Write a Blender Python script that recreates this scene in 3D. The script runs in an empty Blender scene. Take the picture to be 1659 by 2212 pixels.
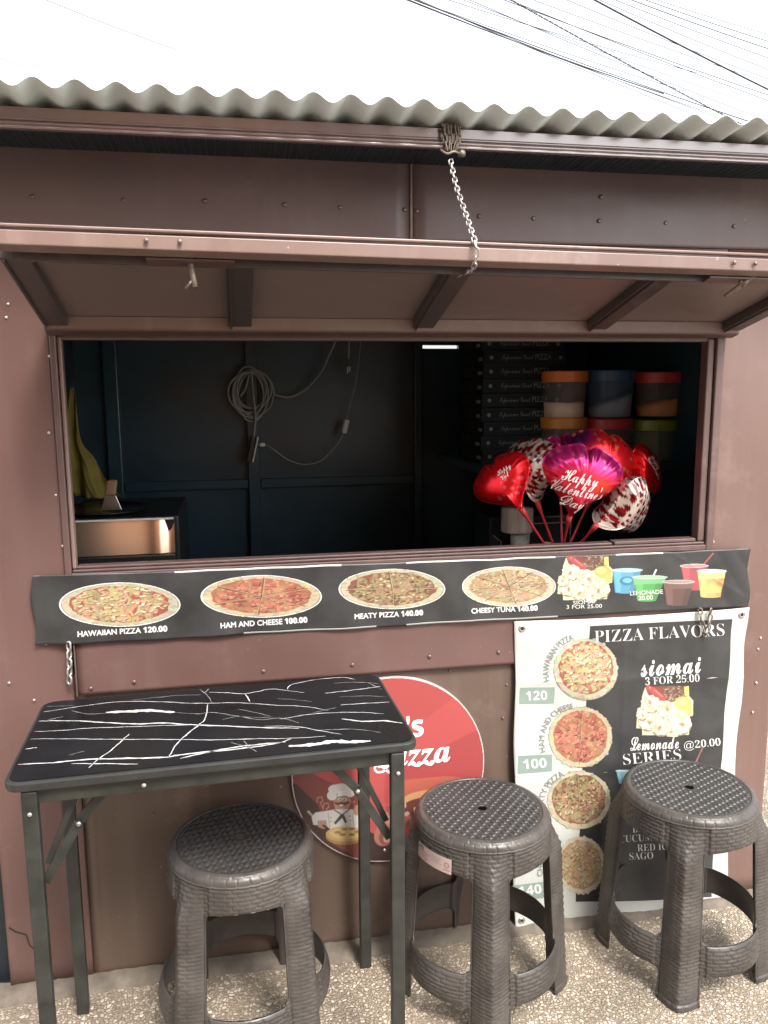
import bpy, math, random
import numpy as np
from mathutils import Vector, Matrix, Euler
S = bpy.context.scene
COL = S.collection
R_ = math.radians

# ------------------------------------------------------------------ camera
CAM_H, CAM_D = 1.44, 1.8781
CR = np.array([[0.98344369, -0.03467807, 0.17786495],
               [-0.18109928, -0.15316053, 0.97146534],
               [-0.00644665, -0.98759267, -0.15690493]])     # columns: right, down, forward
FPX, CX, CY = 1749.0, 829.5, 1106.0                           # survey units: picture 1659 x 2212
cd = bpy.data.cameras.new('camera'); cam = bpy.data.objects.new('camera', cd); COL.objects.link(cam)
cd.sensor_fit = 'VERTICAL'; cd.sensor_height = 36.0; cd.lens = FPX / 2212 * 36.0
cd.clip_start = 0.02; cd.clip_end = 500
rt, dn, fw = (Vector(CR[:, i]) for i in range(3))
cam.matrix_world = Matrix(((rt.x, -dn.x, -fw.x, 0), (rt.y, -dn.y, -fw.y, -CAM_D), (rt.z, -dn.z, -fw.z, CAM_H), (0, 0, 0, 1)))
S.camera = cam

# ------------------------------------------------------------------ light
SUN_EL, SUN_AZ = 52.0, 160.0          # azimuth: compass from +Y clockwise: behind the camera, to the right
w = bpy.data.worlds.new('World'); S.world = w; w.use_nodes = True
nt = w.node_tree; bg = nt.nodes['Background']
sk = nt.nodes.new('ShaderNodeTexSky'); sk.sky_type = 'NISHITA'; sk.sun_disc = False
sk.sun_elevation = R_(SUN_EL); sk.sun_rotation = R_(SUN_AZ); sk.air_density = 1.0; sk.dust_density = 4.0; sk.ozone_density = 1.0
hs = nt.nodes.new('ShaderNodeHueSaturation'); hs.inputs['Saturation'].default_value = 0.25
nt.links.new(sk.outputs[0], hs.inputs['Color']); nt.links.new(hs.outputs[0], bg.inputs[0])
bg.inputs[1].default_value = 0.15
ld = bpy.data.lights.new('sun', 'SUN'); ld.energy = 1.2; ld.angle = R_(14); ld.color = (1.0, 0.955, 0.89)
sun = bpy.data.objects.new('sun', ld); COL.objects.link(sun)
_d = Vector((math.sin(R_(SUN_AZ)) * math.cos(R_(SUN_EL)), math.cos(R_(SUN_AZ)) * math.cos(R_(SUN_EL)), math.sin(R_(SUN_EL))))
sun.rotation_euler = (-_d).to_track_quat('-Z', 'Y').to_euler(); sun.location = (3, -4, 6)
S.view_settings.view_transform = 'Standard'; S.view_settings.look = 'None'; S.view_settings.gamma = 1.0
S.view_settings.exposure = 1.95

# ------------------------------------------------------------------ helpers
rng = random.Random(7); nr = np.random.RandomState(11)

def at(px, py, y=0.0):
    """point of the plane at depth y seen at survey position (px, py)"""
    d = CR @ np.array([px - CX, py - CY, FPX]); t = (y + CAM_D) / d[1]
    return (d[0] * t, y, CAM_H + d[2] * t)
def on(px, py, z):
    d = CR @ np.array([px - CX, py - CY, FPX]); t = (z - CAM_H) / d[2]
    return (d[0] * t, -CAM_D + d[1] * t, z)
def lin(c):
    c = np.asarray(c, float) / 255.0
    return np.where(c <= 0.04045, c / 12.92, ((c + 0.055) / 1.055) ** 2.4)

def link(name, me, parent=None, mats=(), smooth=False, bevel=0.0):
    o = bpy.data.objects.new(name, me); COL.objects.link(o); o.parent = parent
    for m in mats: me.materials.append(m)
    if smooth: me.polygons.foreach_set('use_smooth', [True] * len(me.polygons))
    if bevel:
        b = o.modifiers.new('bevel', 'BEVEL'); b.width = bevel; b.segments = 2; b.limit_method = 'ANGLE'; b.angle_limit = R_(50)
    return o
def tag(o, label, cat, group=None):
    o['label'] = label; o['category'] = cat
    if group: o['group'] = group
    return o
def thing(name, label, cat, loc=(0, 0, 0), group=None, rot=(0, 0, 0)):
    o = bpy.data.objects.new(name, None); COL.objects.link(o); o.location = loc; o.rotation_euler = rot
    o.empty_display_size = 0.05
    return tag(o, label, cat, group)

class MB:
    def __init__(s): s.v = []; s.f = []; s.m = []
    def add(s, vs, fs, mi=0):
        b = len(s.v); s.v += [tuple(v) for v in vs]; s.f += [tuple(i + b for i in f) for f in fs]; s.m += [mi] * len(fs); return s
    def box(s, x0, x1, y0, y1, z0, z1, mi=0):
        return s.hexa([(x0, y0, z0), (x1, y0, z0), (x1, y1, z0), (x0, y1, z0), (x0, y0, z1), (x1, y0, z1), (x1, y1, z1), (x0, y1, z1)], mi)
    def hexa(s, p, mi=0):
        return s.add(p, [(3, 2, 1, 0), (4, 5, 6, 7), (0, 1, 5, 4), (1, 2, 6, 5), (2, 3, 7, 6), (3, 0, 4, 7)], mi)
    def bar(s, a, b, w, h, up=(0, 0, 1), mi=0):
        a, b, up = Vector(a), Vector(b), Vector(up); d = (b - a).normalized(); sd = d.cross(up).normalized(); u = sd.cross(d)
        p = []
        for q in (a, b):
            for i, j in ((-1, -1), (1, -1), (1, 1), (-1, 1)): p.append(q + sd * (i * w / 2) + u * (j * h / 2))
        return s.add(p, [(3, 2, 1, 0), (4, 5, 6, 7), (0, 1, 5, 4), (1, 2, 6, 5), (2, 3, 7, 6), (3, 0, 4, 7)], mi)
    def tube(s, path, r, n=8, mi=0, closed=False, taper=None):
        P = [Vector(p) for p in path]; k = len(P); vs = []; fs = []; ref = None
        for i in range(k):
            if closed: d = P[(i + 1) % k] - P[i - 1]
            else: d = P[min(i + 1, k - 1)] - P[max(i - 1, 0)]
            d.normalize()
            if ref is None: ref = d.orthogonal().normalized()
            else: ref = (ref - d * ref.dot(d)); ref = ref.normalized() if ref.length > 1e-6 else d.orthogonal().normalized()
            q = d.cross(ref); rr = r if taper is None else taper[i]
            for j in range(n):
                a = 2 * math.pi * j / n; vs.append(P[i] + (ref * math.cos(a) + q * math.sin(a)) * rr)
        for i in range(k if closed else k - 1):
            i2 = (i + 1) % k
            for j in range(n): fs.append((i * n + j, i * n + (j + 1) % n, i2 * n + (j + 1) % n, i2 * n + j))
        if not closed: fs += [tuple(range(n - 1, -1, -1)), tuple((k - 1) * n + j for j in range(n))]
        return s.add(vs, fs, mi)
    def lathe(s, prof, c=(0, 0, 0), n=32, mi=0, capb=True, capt=True):
        vs = []; fs = []; k = len(prof)
        for r, z in prof:
            for j in range(n):
                a = 2 * math.pi * j / n; vs.append((c[0] + r * math.cos(a), c[1] + r * math.sin(a), c[2] + z))
        for i in range(k - 1):
            for j in range(n): fs.append((i * n + j, i * n + (j + 1) % n, (i + 1) * n + (j + 1) % n, (i + 1) * n + j))
        if capb: fs.append(tuple(range(n - 1, -1, -1)))
        if capt: fs.append(tuple((k - 1) * n + j for j in range(n)))
        return s.add(vs, fs, mi)
    def prism(s, prof, x0, x1, mi=0):
        """profile of (y, z), extruded along x"""
        n = len(prof); vs = [(x0, y, z) for y, z in prof] + [(x1, y, z) for y, z in prof]
        fs = [(i, (i + 1) % n, n + (i + 1) % n, n + i) for i in range(n)] + [tuple(range(n - 1, -1, -1)), tuple(range(n, 2 * n))]
        return s.add(vs, fs, mi)
    def build(s, name, mats, parent=None, smooth=False, bevel=0.0):
        me = bpy.data.meshes.new(name); me.from_pydata(s.v, [], s.f); me.update()
        o = link(name, me, parent, mats if isinstance(mats, (list, tuple)) else [mats], smooth, bevel)
        if len(set(s.m)) > 1: me.polygons.foreach_set('material_index', s.m)
        return o

def mesh_np(name, V, F, colors=None):
    """V (n,3), F (m,4) -> mesh; colours per vertex (linear)"""
    V = np.asarray(V, np.float32); F = np.asarray(F, np.int32); k = F.shape[1]
    me = bpy.data.meshes.new(name); me.vertices.add(len(V)); me.vertices.foreach_set('co', V.ravel())
    me.loops.add(F.size); me.loops.foreach_set('vertex_index', F.ravel())
    me.polygons.add(len(F)); me.polygons.foreach_set('loop_start', np.arange(0, F.size, k, dtype=np.int32))
    me.update(calc_edges=True); me.validate()
    if colors is not None:
        a = me.color_attributes.new('ink', 'FLOAT_COLOR', 'POINT')
        c4 = np.ones((len(V), 4), np.float32); c4[:, :3] = colors; a.data.foreach_set('color', c4.ravel())
    return me
def grid_faces(nx, ny, keep=None):
    i, j = np.meshgrid(np.arange(nx - 1), np.arange(ny - 1)); a = (j * nx + i)
    F = np.stack([a, a + 1, a + nx + 1, a + nx], -1)
    return F[keep] if keep is not None else F.reshape(-1, 4)
def compact(V, F, C=None):
    u, inv = np.unique(F.ravel(), return_inverse=True)
    return V[u], inv.reshape(F.shape), (None if C is None else C[u])
def solid(V, F, off):
    """thicken an open quad sheet: off (n,3) added for the second skin"""
    n = len(V); e = {}
    E = np.concatenate([F[:, [i, (i + 1) % 4]] for i in range(4)])
    key = np.sort(E, 1); kk = key[:, 0].astype(np.int64) * n + key[:, 1]
    u, idx, cnt = np.unique(kk, return_index=True, return_counts=True)
    B = E[idx[cnt == 1]]
    side = np.stack([B[:, 1], B[:, 0], B[:, 0] + n, B[:, 1] + n], 1)
    return np.concatenate([V, V + off]), np.concatenate([F, F[:, ::-1] + n, side])
def smooth_path(P, k=8):
    P = [Vector(p) for p in P]; out = []
    for i in range(len(P) - 1):
        p0, p1, p2, p3 = P[max(i - 1, 0)], P[i], P[i + 1], P[min(i + 2, len(P) - 1)]
        for j in range(k):
            t = j / k
            out.append(0.5 * ((2 * p1) + (p2 - p0) * t + (2 * p0 - 5 * p1 + 4 * p2 - p3) * t * t + (3 * p1 - p0 - 3 * p2 + p3) * t ** 3))
    out.append(P[-1]); return out

# ------------------------------------------------------------------ materials
def mat(name, base, rough=0.5, metal=0.0, var=0.0, scale=6.0, var_col=None, bump=0.0, bscale=60.0, spec=0.5, coat=0.0, rvar=0.0, stretch=(1, 1, 1), attr=None):
    m = bpy.data.materials.new(name); m.use_nodes = True; n = m.node_tree; N = n.nodes; L = n.links
    b = N['Principled BSDF']; b.inputs['Roughness'].default_value = rough; b.inputs['Metallic'].default_value = metal
    b.inputs['Specular IOR Level'].default_value = spec; b.inputs['Coat Weight'].default_value = coat; b.inputs['Coat Roughness'].default_value = 0.15
    b.inputs['Base Color'].default_value = (*base, 1)
    tc = N.new('ShaderNodeTexCoord'); mp = N.new('ShaderNodeMapping'); mp.inputs['Scale'].default_value = stretch
    L.new(tc.outputs['Object'], mp.inputs['Vector'])
    src = None
    if attr:
        a = N.new('ShaderNodeAttribute'); a.attribute_name = attr; src = a.outputs['Color']
        if not var: L.new(src, b.inputs['Base Color'])
    if var or rvar:
        no = N.new('ShaderNodeTexNoise'); no.inputs['Scale'].default_value = scale; no.inputs['Detail'].default_value = 6; no.inputs['Roughness'].default_value = 0.62
        L.new(mp.outputs[0], no.inputs['Vector'])
        rp = N.new('ShaderNodeMapRange'); rp.inputs[1].default_value = 0.32; rp.inputs[2].default_value = 0.68
        L.new(no.outputs[0], rp.inputs[0])
    if var:
        mx = N.new('ShaderNodeMix'); mx.data_type = 'RGBA'; L.new(rp.outputs[0], mx.inputs[0])
        c2 = var_col if var_col else tuple(min(1, c * (1 + var)) for c in base)
        c1 = base if var_col else tuple(c * (1 - var) for c in base)
        if attr:
            mx.blend_type = 'MULTIPLY'; L.new(src, mx.inputs[6]); mx.inputs[7].default_value = (1 - var, 1 - var, 1 - var, 1)
        else:
            mx.inputs[6].default_value = (*c1, 1); mx.inputs[7].default_value = (*c2, 1)
        L.new(mx.outputs[2], b.inputs['Base Color'])
    if rvar:
        r2 = N.new('ShaderNodeMapRange'); r2.inputs[3].default_value = max(0.02, rough - rvar); r2.inputs[4].default_value = min(1, rough + rvar)
        L.new(rp.outputs[0], r2.inputs[0]); L.new(r2.outputs[0], b.inputs['Roughness'])
    if bump:
        nb = N.new('ShaderNodeTexNoise'); nb.inputs['Scale'].default_value = bscale; nb.inputs['Detail'].default_value = 5
        L.new(mp.outputs[0], nb.inputs['Vector'])
        bp = N.new('ShaderNodeBump'); bp.inputs['Strength'].default_value = bump; bp.inputs['Distance'].default_value = 0.004
        L.new(nb.outputs[0], bp.inputs['Height']); L.new(bp.outputs[0], b.inputs['Normal'])
    return m

def wall_paint(name, c1, c2, dust):
    """satin brown enamel: broad tonal drift, rain streaks, chalky scuffs"""
    m = mat(name, c1, 0.42, var=0.1, scale=1.8, var_col=c2, bump=0.12, bscale=14, rvar=0.1)
    n = m.node_tree; N = n.nodes; L = n.links; b = N['Principled BSDF']
    src = b.inputs['Base Color'].links[0].from_socket
    tc = [x for x in N if x.type == 'TEX_COORD'][0]
    mp = N.new('ShaderNodeMapping'); mp.inputs['Scale'].default_value = (26, 26, 1.6); L.new(tc.outputs['Object'], mp.inputs[0])
    ns = N.new('ShaderNodeTexNoise'); ns.inputs['Scale'].default_value = 1.0; ns.inputs['Detail'].default_value = 4; L.new(mp.outputs[0], ns.inputs[0])
    cr = N.new('ShaderNodeMapRange'); cr.inputs[1].default_value = 0.5; cr.inputs[2].default_value = 0.85; cr.inputs[4].default_value = 0.2; L.new(ns.outputs[0], cr.inputs[0])
    mx = N.new('ShaderNodeMix'); mx.data_type = 'RGBA'; L.new(cr.outputs[0], mx.inputs[0]); L.new(src, mx.inputs[6]); mx.inputs[7].default_value = (*dust, 1)
    n2 = N.new('ShaderNodeTexNoise'); n2.inputs['Scale'].default_value = 55; n2.inputs['Detail'].default_value = 2; L.new(tc.outputs['Object'], n2.inputs[0])
    c2_ = N.new('ShaderNodeMapRange'); c2_.inputs[1].default_value = 0.74; c2_.inputs[2].default_value = 0.8; c2_.inputs[4].default_value = 0.5; L.new(n2.outputs[0], c2_.inputs[0])
    m2 = N.new('ShaderNodeMix'); m2.data_type = 'RGBA'; L.new(c2_.outputs[0], m2.inputs[0]); L.new(mx.outputs[2], m2.inputs[6]); m2.inputs[7].default_value = (*[min(1, d * 1.5) for d in dust], 1)
    n3 = N.new('ShaderNodeTexNoise'); n3.inputs['Scale'].default_value = 4.5; n3.inputs['Detail'].default_value = 9; n3.inputs['Roughness'].default_value = 0.7; L.new(tc.outputs['Object'], n3.inputs[0])
    c3 = N.new('ShaderNodeMapRange'); c3.inputs[1].default_value = 0.56; c3.inputs[2].default_value = 0.66; c3.inputs[4].default_value = 0.3; L.new(n3.outputs[0], c3.inputs[0])
    m3 = N.new('ShaderNodeMix'); m3.data_type = 'RGBA'; L.new(c3.outputs[0], m3.inputs[0]); L.new(m2.outputs[2], m3.inputs[6]); m3.inputs[7].default_value = (*dust, 1)
    L.new(m3.outputs[2], b.inputs['Base Color'])
    return m

BROWN = wall_paint('brown_enamel', (0.112, 0.083, 0.081), (0.138, 0.100, 0.097), (0.2, 0.145, 0.12))
BROWNR = wall_paint('reddish_brown_enamel', (0.092, 0.051, 0.044), (0.114, 0.061, 0.054), (0.16, 0.11, 0.09))
BROWN2 = wall_paint('brown_enamel_dusty', (0.078, 0.053, 0.040), (0.098, 0.064, 0.049), (0.21, 0.16, 0.12))
FRAME = wall_paint('dark_bronze_paint', (0.075, 0.045, 0.042), (0.10, 0.058, 0.052), (0.2, 0.15, 0.13))
BAR = wall_paint('worn_bar_paint', (0.15, 0.095, 0.08), (0.20, 0.14, 0.12), (0.38, 0.31, 0.28))
INNER = mat('navy_inner_paint', (0.016, 0.046, 0.066), 0.38, var=0.25, scale=3, bump=0.1, bscale=20, rvar=0.1)
INFRAME = mat('navy_steel_tube', (0.022, 0.054, 0.074), 0.3, var=0.2, scale=8)
GALV = mat('galvanised_sheet', (0.68, 0.78, 0.78), 0.5, metal=0.1, var=0.25, scale=5, var_col=(0.52, 0.58, 0.55), bump=0.1, bscale=30)
STEEL = mat('steel', (0.55, 0.53, 0.5), 0.32, metal=1.0, var=0.2, scale=40)
SHINY = mat('steel_painted_reflection', (1.0, 0.72, 0.52), 0.34, metal=1.0, bump=0.04, bscale=5)  # reflection of an orange wall painted into the steel's base colour
SCREW = mat('screw_head', (0.17, 0.12, 0.10), 0.35, metal=0.6)
SCREWL = mat('bright_screw_head', (0.5, 0.44, 0.4), 0.35, metal=0.7)
BLACKM = mat('black_tube_paint', (0.011, 0.012, 0.0105), 0.42, var=0.35, scale=18, var_col=(0.028, 0.029, 0.024), bump=0.1, bscale=50, rvar=0.12)
BLACKP = mat('black_plastic', (0.012, 0.013, 0.015), 0.4)
EDGE = mat('table_edge', (0.020, 0.021, 0.020), 0.42, var=0.3, scale=14)
MARBLE = mat('black_marble_print', (0.007, 0.0075, 0.009), 0.34, var=0.4, scale=7, rvar=0.10, spec=0.10)
VEIN = mat('white_vein_print', (0.52, 0.52, 0.51), 0.35, var=0.25, scale=40, var_col=(0.32, 0.33, 0.32))
VEIN2 = mat('grey_vein_print', (0.34, 0.345, 0.34), 0.35, var=0.3, scale=40, var_col=(0.08, 0.082, 0.08))
WOVEN = mat('woven_brown_plastic', (0.034, 0.0295, 0.0265), 0.38, var=0.2, scale=11, var_col=(0.070, 0.061, 0.054), bump=0.08, bscale=160, rvar=0.08, spec=0.35)
WOVENT = mat('woven_dark_plastic', (0.022, 0.0215, 0.0215), 0.36, var=0.2, scale=12, var_col=(0.038, 0.036, 0.035), spec=0.4, rvar=0.08)
TARP_D = mat('black_tarpaulin', (0.028, 0.028, 0.028), 0.40, var=0.3, scale=9, bump=0.15, bscale=25, rvar=0.1)
TARP_W = mat('white_tarpaulin', (0.43, 0.44, 0.41), 0.45, var=0.1, scale=4, var_col=(0.36, 0.375, 0.345), bump=0.25, bscale=14)
INKW = mat('white_ink', (0.52, 0.52, 0.50), 0.45)
INKG = mat('grey_ink', (0.17, 0.18, 0.17), 0.5)
INKGREEN = mat('sage_ink', (0.17, 0.225, 0.195), 0.5, var=0.1)
PRINT = mat('printed_ink', (0.5, 0.5, 0.5), 0.42, attr='ink', var=0.0)
FOIL = mat('printed_foil', (0.5, 0.1, 0.1), 0.24, metal=0.6, attr='ink', bump=0.10, bscale=26)
REDSTICK = mat('red_plastic_stick', (0.45, 0.035, 0.045), 0.35)
CEMENT = mat('cement', (0.115, 0.095, 0.074), 0.85, var=0.3, scale=22, bump=0.5, bscale=70)
CORD = mat('grey_cord', (0.30, 0.30, 0.28), 0.5)
WHITEP = mat('white_plastic', (0.62, 0.62, 0.60), 0.4)
WOOD = mat('worn_wood', (0.24, 0.14, 0.085), 0.6, var=0.35, scale=30, stretch=(1, 1, 0.2))
YELLOW = mat('yellow_cloth', (0.17, 0.135, 0.022), 0.75, var=0.25, scale=12, bump=0.3, bscale=40)
CARD = mat('black_carton', (0.008, 0.012, 0.014), 0.7, var=0.2, scale=15, spec=0.2)
TABM = mat('pale_carton_edge', (0.22, 0.23, 0.22), 0.6)
GREYINK = mat('pale_print', (0.10, 0.115, 0.115), 0.5)
WIRE = mat('cable_rubber', (0.015, 0.015, 0.016), 0.6)
CHAINM = mat('galvanised_chain', (0.50, 0.47, 0.44), 0.42, metal=0.8, var=0.3, scale=60)
CHAIND = mat('dull_chain', (0.20, 0.17, 0.14), 0.5, metal=0.7, var=0.4, scale=60)
DARKGAP = mat('matte_dark_brown', (0.02, 0.016, 0.013), 0.8)  # dark tone for the crack, seams, eyelet holes and small print

def pebble_mat():
    m = bpy.data.materials.new('pebble_washout'); m.use_nodes = True; n = m.node_tree; N = n.nodes; L = n.links; b = N['Principled BSDF']
    tc = N.new('ShaderNodeTexCoord'); nz = N.new('ShaderNodeTexNoise'); nz.inputs['Scale'].default_value = 60; L.new(tc.outputs['Object'], nz.inputs[0])
    mxv = N.new('ShaderNodeMix'); mxv.data_type = 'RGBA'; mxv.blend_type = 'LINEAR_LIGHT'; mxv.inputs[0].default_value = 0.006
    L.new(tc.outputs['Object'], mxv.inputs[6]); L.new(nz.outputs['Color'], mxv.inputs[7])
    ve = N.new('ShaderNodeTexVoronoi'); ve.inputs['Scale'].default_value = 116; ve.feature = 'F1'; L.new(mxv.outputs[2], ve.inputs[0])
    vd = N.new('ShaderNodeTexVoronoi'); vd.inputs['Scale'].default_value = 116; vd.feature = 'DISTANCE_TO_EDGE'; L.new(mxv.outputs[2], vd.inputs[0])
    cr = N.new('ShaderNodeValToRGB'); sp = N.new('ShaderNodeSeparateColor'); L.new(ve.outputs['Color'], sp.inputs[0]); L.new(sp.outputs[0], cr.inputs[0])
    e = cr.color_ramp.elements; e[0].position = 0.0; e[0].color = (0.26, 0.205, 0.15, 1); e[1].position = 1; e[1].color = (0.66, 0.59, 0.49, 1)
    for p, c in ((0.3, (0.34, 0.275, 0.20)), (0.55, (0.44, 0.375, 0.29)), (0.8, (0.52, 0.45, 0.355))):
        q = e.new(p); q.color = (*c, 1)
    st = N.new('ShaderNodeMapRange'); st.interpolation_type = 'SMOOTHSTEP'; st.inputs[1].default_value = 0.04; st.inputs[2].default_value = 0.20; L.new(vd.outputs['Distance'], st.inputs[0])
    mx = N.new('ShaderNodeMix'); mx.data_type = 'RGBA'; L.new(st.outputs[0], mx.inputs[0]); mx.inputs[6].default_value = (0.225, 0.18, 0.132, 1); L.new(cr.outputs[0], mx.inputs[7])
    big = N.new('ShaderNodeTexNoise'); big.inputs['Scale'].default_value = 4; big.inputs['Detail'].default_value = 5; L.new(tc.outputs['Object'], big.inputs[0])
    br = N.new('ShaderNodeMapRange'); br.inputs[1].default_value = 0.3; br.inputs[2].default_value = 0.7; br.inputs[3].default_value = 0.62; br.inputs[4].default_value = 1.0; L.new(big.outputs[0], br.inputs[0])
    m2 = N.new('ShaderNodeMix'); m2.data_type = 'RGBA'; m2.blend_type = 'MULTIPLY'; m2.inputs[0].default_value = 1; L.new(mx.outputs[2], m2.inputs[6]); L.new(br.outputs[0], m2.inputs[7])
    L.new(m2.outputs[2], b.inputs['Base Color']); b.inputs['Roughness'].default_value = 0.55
    bp = N.new('ShaderNodeBump'); bp.inputs['Strength'].default_value = 0.8; bp.inputs['Distance'].default_value = 0.003; L.new(st.outputs[0], bp.inputs['Height']); L.new(bp.outputs[0], b.inputs['Normal'])
    return m
PEBBLE = pebble_mat()

# ------------------------------------------------------------------ ground
g = MB(); g.add([(-60, -60, 0), (60, -60, 0), (60, 60, 0), (-60, 60, 0)], [(0, 1, 2, 3)])
o = g.build('ground', PEBBLE); o['kind'] = 'structure'; o['label'] = 'pebble washout concrete paving in front of the stall'
# cement fillet along the foot of the wall
n = 150; V = []; F = []
for i in range(n):
    x = -0.75 + 2.2 * i / (n - 1)
    wd = 0.040 + 0.007 * math.sin(x * 9) + nr.uniform(-.004, .004)
    hh = 0.016 + nr.uniform(-.002, .002)
    V += [(x, 0.01, hh + 0.003), (x, -wd * .55, hh), (x, -wd, 0.006), (x, -wd - 0.006, -0.004)]
for i in range(n - 1):
    for j in range(3): F.append((i * 4 + j, i * 4 + j + 1, i * 4 + j + 5, i * 4 + j + 4))
o = MB().add(V, F).build('kerb', CEMENT, smooth=True); o['kind'] = 'structure'

# ------------------------------------------------------------------ stall
stall = thing('pizza_stall', 'brown painted steel food stall with corrugated roof and raised serving hatch', 'food stall')
WB = 0.012
def panel(name, x0, x1, z0, z1, y=0.0, m=BROWN, th=0.02, bev=0.0015, nx=30, nz=30, amp=0.0026):
    """a thin steel sheet, very slightly oil-canned"""
    xs = np.linspace(x0, x1, nx); zs = np.linspace(z0, z1, nz); X, Z = np.meshgrid(xs, zs)
    ph = rng.uniform(0, 6)
    ed = np.minimum(np.minimum(X - x0, x1 - X) / 0.08, np.minimum(Z - z0, z1 - Z) / 0.08).clip(0, 1)
    Y = y - amp * ed * (np.sin(X * 9 + ph) * np.cos(Z * 7 + ph * 2) + 0.5 * np.sin(X * 21 + Z * 13 + ph))
    Vv = np.stack([X, Y, Z], -1).reshape(-1, 3); Ff = grid_faces(nx, nz)
    Vv, Ff = solid(Vv, Ff, np.array([0, th, 0]))
    return link(name, mesh_np(name, Vv, Ff), stall, [m], smooth=False)
def rivets(host, pts, y=0.0, m=SCREW, r=0.0050):
    src = None
    for (x, z) in pts:
        if src is None:
            b = MB(); b.lathe([(r, 0), (r, .0012), (r * .75, .0026), (r * .35, .003)], n=12)
            src = b.build('rivet', m, host, smooth=True); q = src
        else:
            q = src.copy(); COL.objects.link(q)
        q.parent = host; q.location = (x, y - 0.0006, z); q.rotation_euler = (R_(90), 0, 0)
wx = lambda px, py, y=0.0: (at(px, py, y)[0], at(px, py, y)[2])

p1 = panel('upper_panel', -0.60, 0.4085, 1.762, 1.935)
rivets(p1, [wx(*p) for p in ((70, 425), (266, 432), (442, 434), (614, 442), (734, 448), (874, 453))])
p2 = panel('upper_panel', 0.4135, 1.412, 1.762, 1.935)
rivets(p2, [wx(*p) for p in ((901, 456), (1035, 467), (1152, 472), (1294, 477), (1437, 482), (1585, 489), (1298, 425))])
b = MB(); b.box(0.4085, 0.4135, -0.0035, 0.004, 1.762, 1.93); b.build('seam_strip', BAR, stall)
p3 = panel('side_panel', -0.575, -0.3855, 0.0, 1.760, m=BROWNR)
rivets(p3, [wx(*p) for p in ((107, 770), (106, 935), (121, 1070), (136, 1180), (18, 657), (14, 686), (100, 1390), (74, 1512), (20, 1475))], m=SCREWL, r=0.0035)
BROWN3 = wall_paint('brown_enamel_glossy', (0.112, 0.064, 0.052), (0.134, 0.077, 0.064), (0.22, 0.16, 0.13))
_bb = BROWN3.node_tree.nodes['Principled BSDF'].inputs; _bb['Coat Weight'].default_value = 0.25; _bb['Coat IOR'].default_value = 1.5; _bb['Coat Roughness'].default_value = 0.35
p4 = panel('side_panel', 1.2085, 1.412, 0.0, 1.760, m=BROWN3)
rivets(p4, [wx(*p) for p in ((1557, 788), (1556, 816), (1551, 927), (1543, 1077), (1540, 1170), (1642, 1378), (1637, 1402), (1633, 1475), (1625, 1538))], m=SCREWL, r=0.0038)
p5 = panel('lower_panel', -0.384, 1.2065, 0.004, 0.78, y=0.004, m=BROWN2, nx=60)
rivets(p5, [wx(*p) for p in ((972, 1450), (1095, 1480), (1087, 1552), (430, 1700), (330, 1760))], y=0.004, r=0.0035)
panel('header_panel', -0.384, 1.207, 1.559, 1.760)
# crack at the foot of the left panel
b = MB(); cp = [wx(*p) for p in ((20, 2003), (34, 2012), (57, 2018), (64, 2040), (88, 2062), (104, 2108), (127, 2117))]
for (a, c) in zip(cp[:-1], cp[1:]):
    b.bar((a[0], -0.0016, a[1]), (c[0], -0.0016, c[1]), 0.0035, 0.0016, up=(0, 1, 0))
b.build('crack', DARKGAP, p3)
# fold-down counter flap, proud of the wall below the window
flap = panel('counter_flap', -0.3725, 1.205, 0.737, 1.008, y=-0.010, m=BROWNR, th=0.013, nx=60)
rivets(flap, [wx(*p, -0.01) for p in ((196, 1487), (290, 1473), (569, 1450), (761, 1436), (928, 1418), (1077, 1409))], y=-0.010)
b = MB(); b.box(-0.3765, -0.3735, -0.0165, 0.002, 0.737, 1.0); b.build('flap_edge', FRAME, stall)

# window frame
b = MB()
b.box(-0.3850, -0.3705, -0.010, 0.02, 1.004, 1.556); b.build('window_frame', FRAME, stall, bevel=0.003)
b = MB(); b.box(-0.3695, -0.3605, -0.003, 0.018, 1.032, 1.545); b.build('window_frame', BAR, stall, bevel=0.003)
b = MB(); b.box(1.186, 1.208, -0.012, 0.03, 1.004, 1.556); b.build('window_frame', FRAME, stall, bevel=0.003)
b = MB(); b.box(1.166, 1.184, -0.004, 0.028, 1.032, 1.545); b.build('window_frame', FRAME, stall, bevel=0.003)
b = MB(); b.box(-0.370, 1.185, -0.014, 0.035, 1.0095, 1.024); b.box(-0.368, 1.183, -0.009, 0.03, 1.025, 1.031)
b.box(-0.3600, 0.93, -0.004, 0.024, 1.032, 1.038); b.box(0.935, 1.16, -0.006, 0.024, 1.032, 1.0405)
b.build('window_sill', FRAME, stall, bevel=0.002)
b = MB(); b.box(-0.3700, 1.1845, 0.0, 0.034, 1.537, 1.5585); b.build('window_head', FRAME, stall, bevel=0.003)

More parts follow.
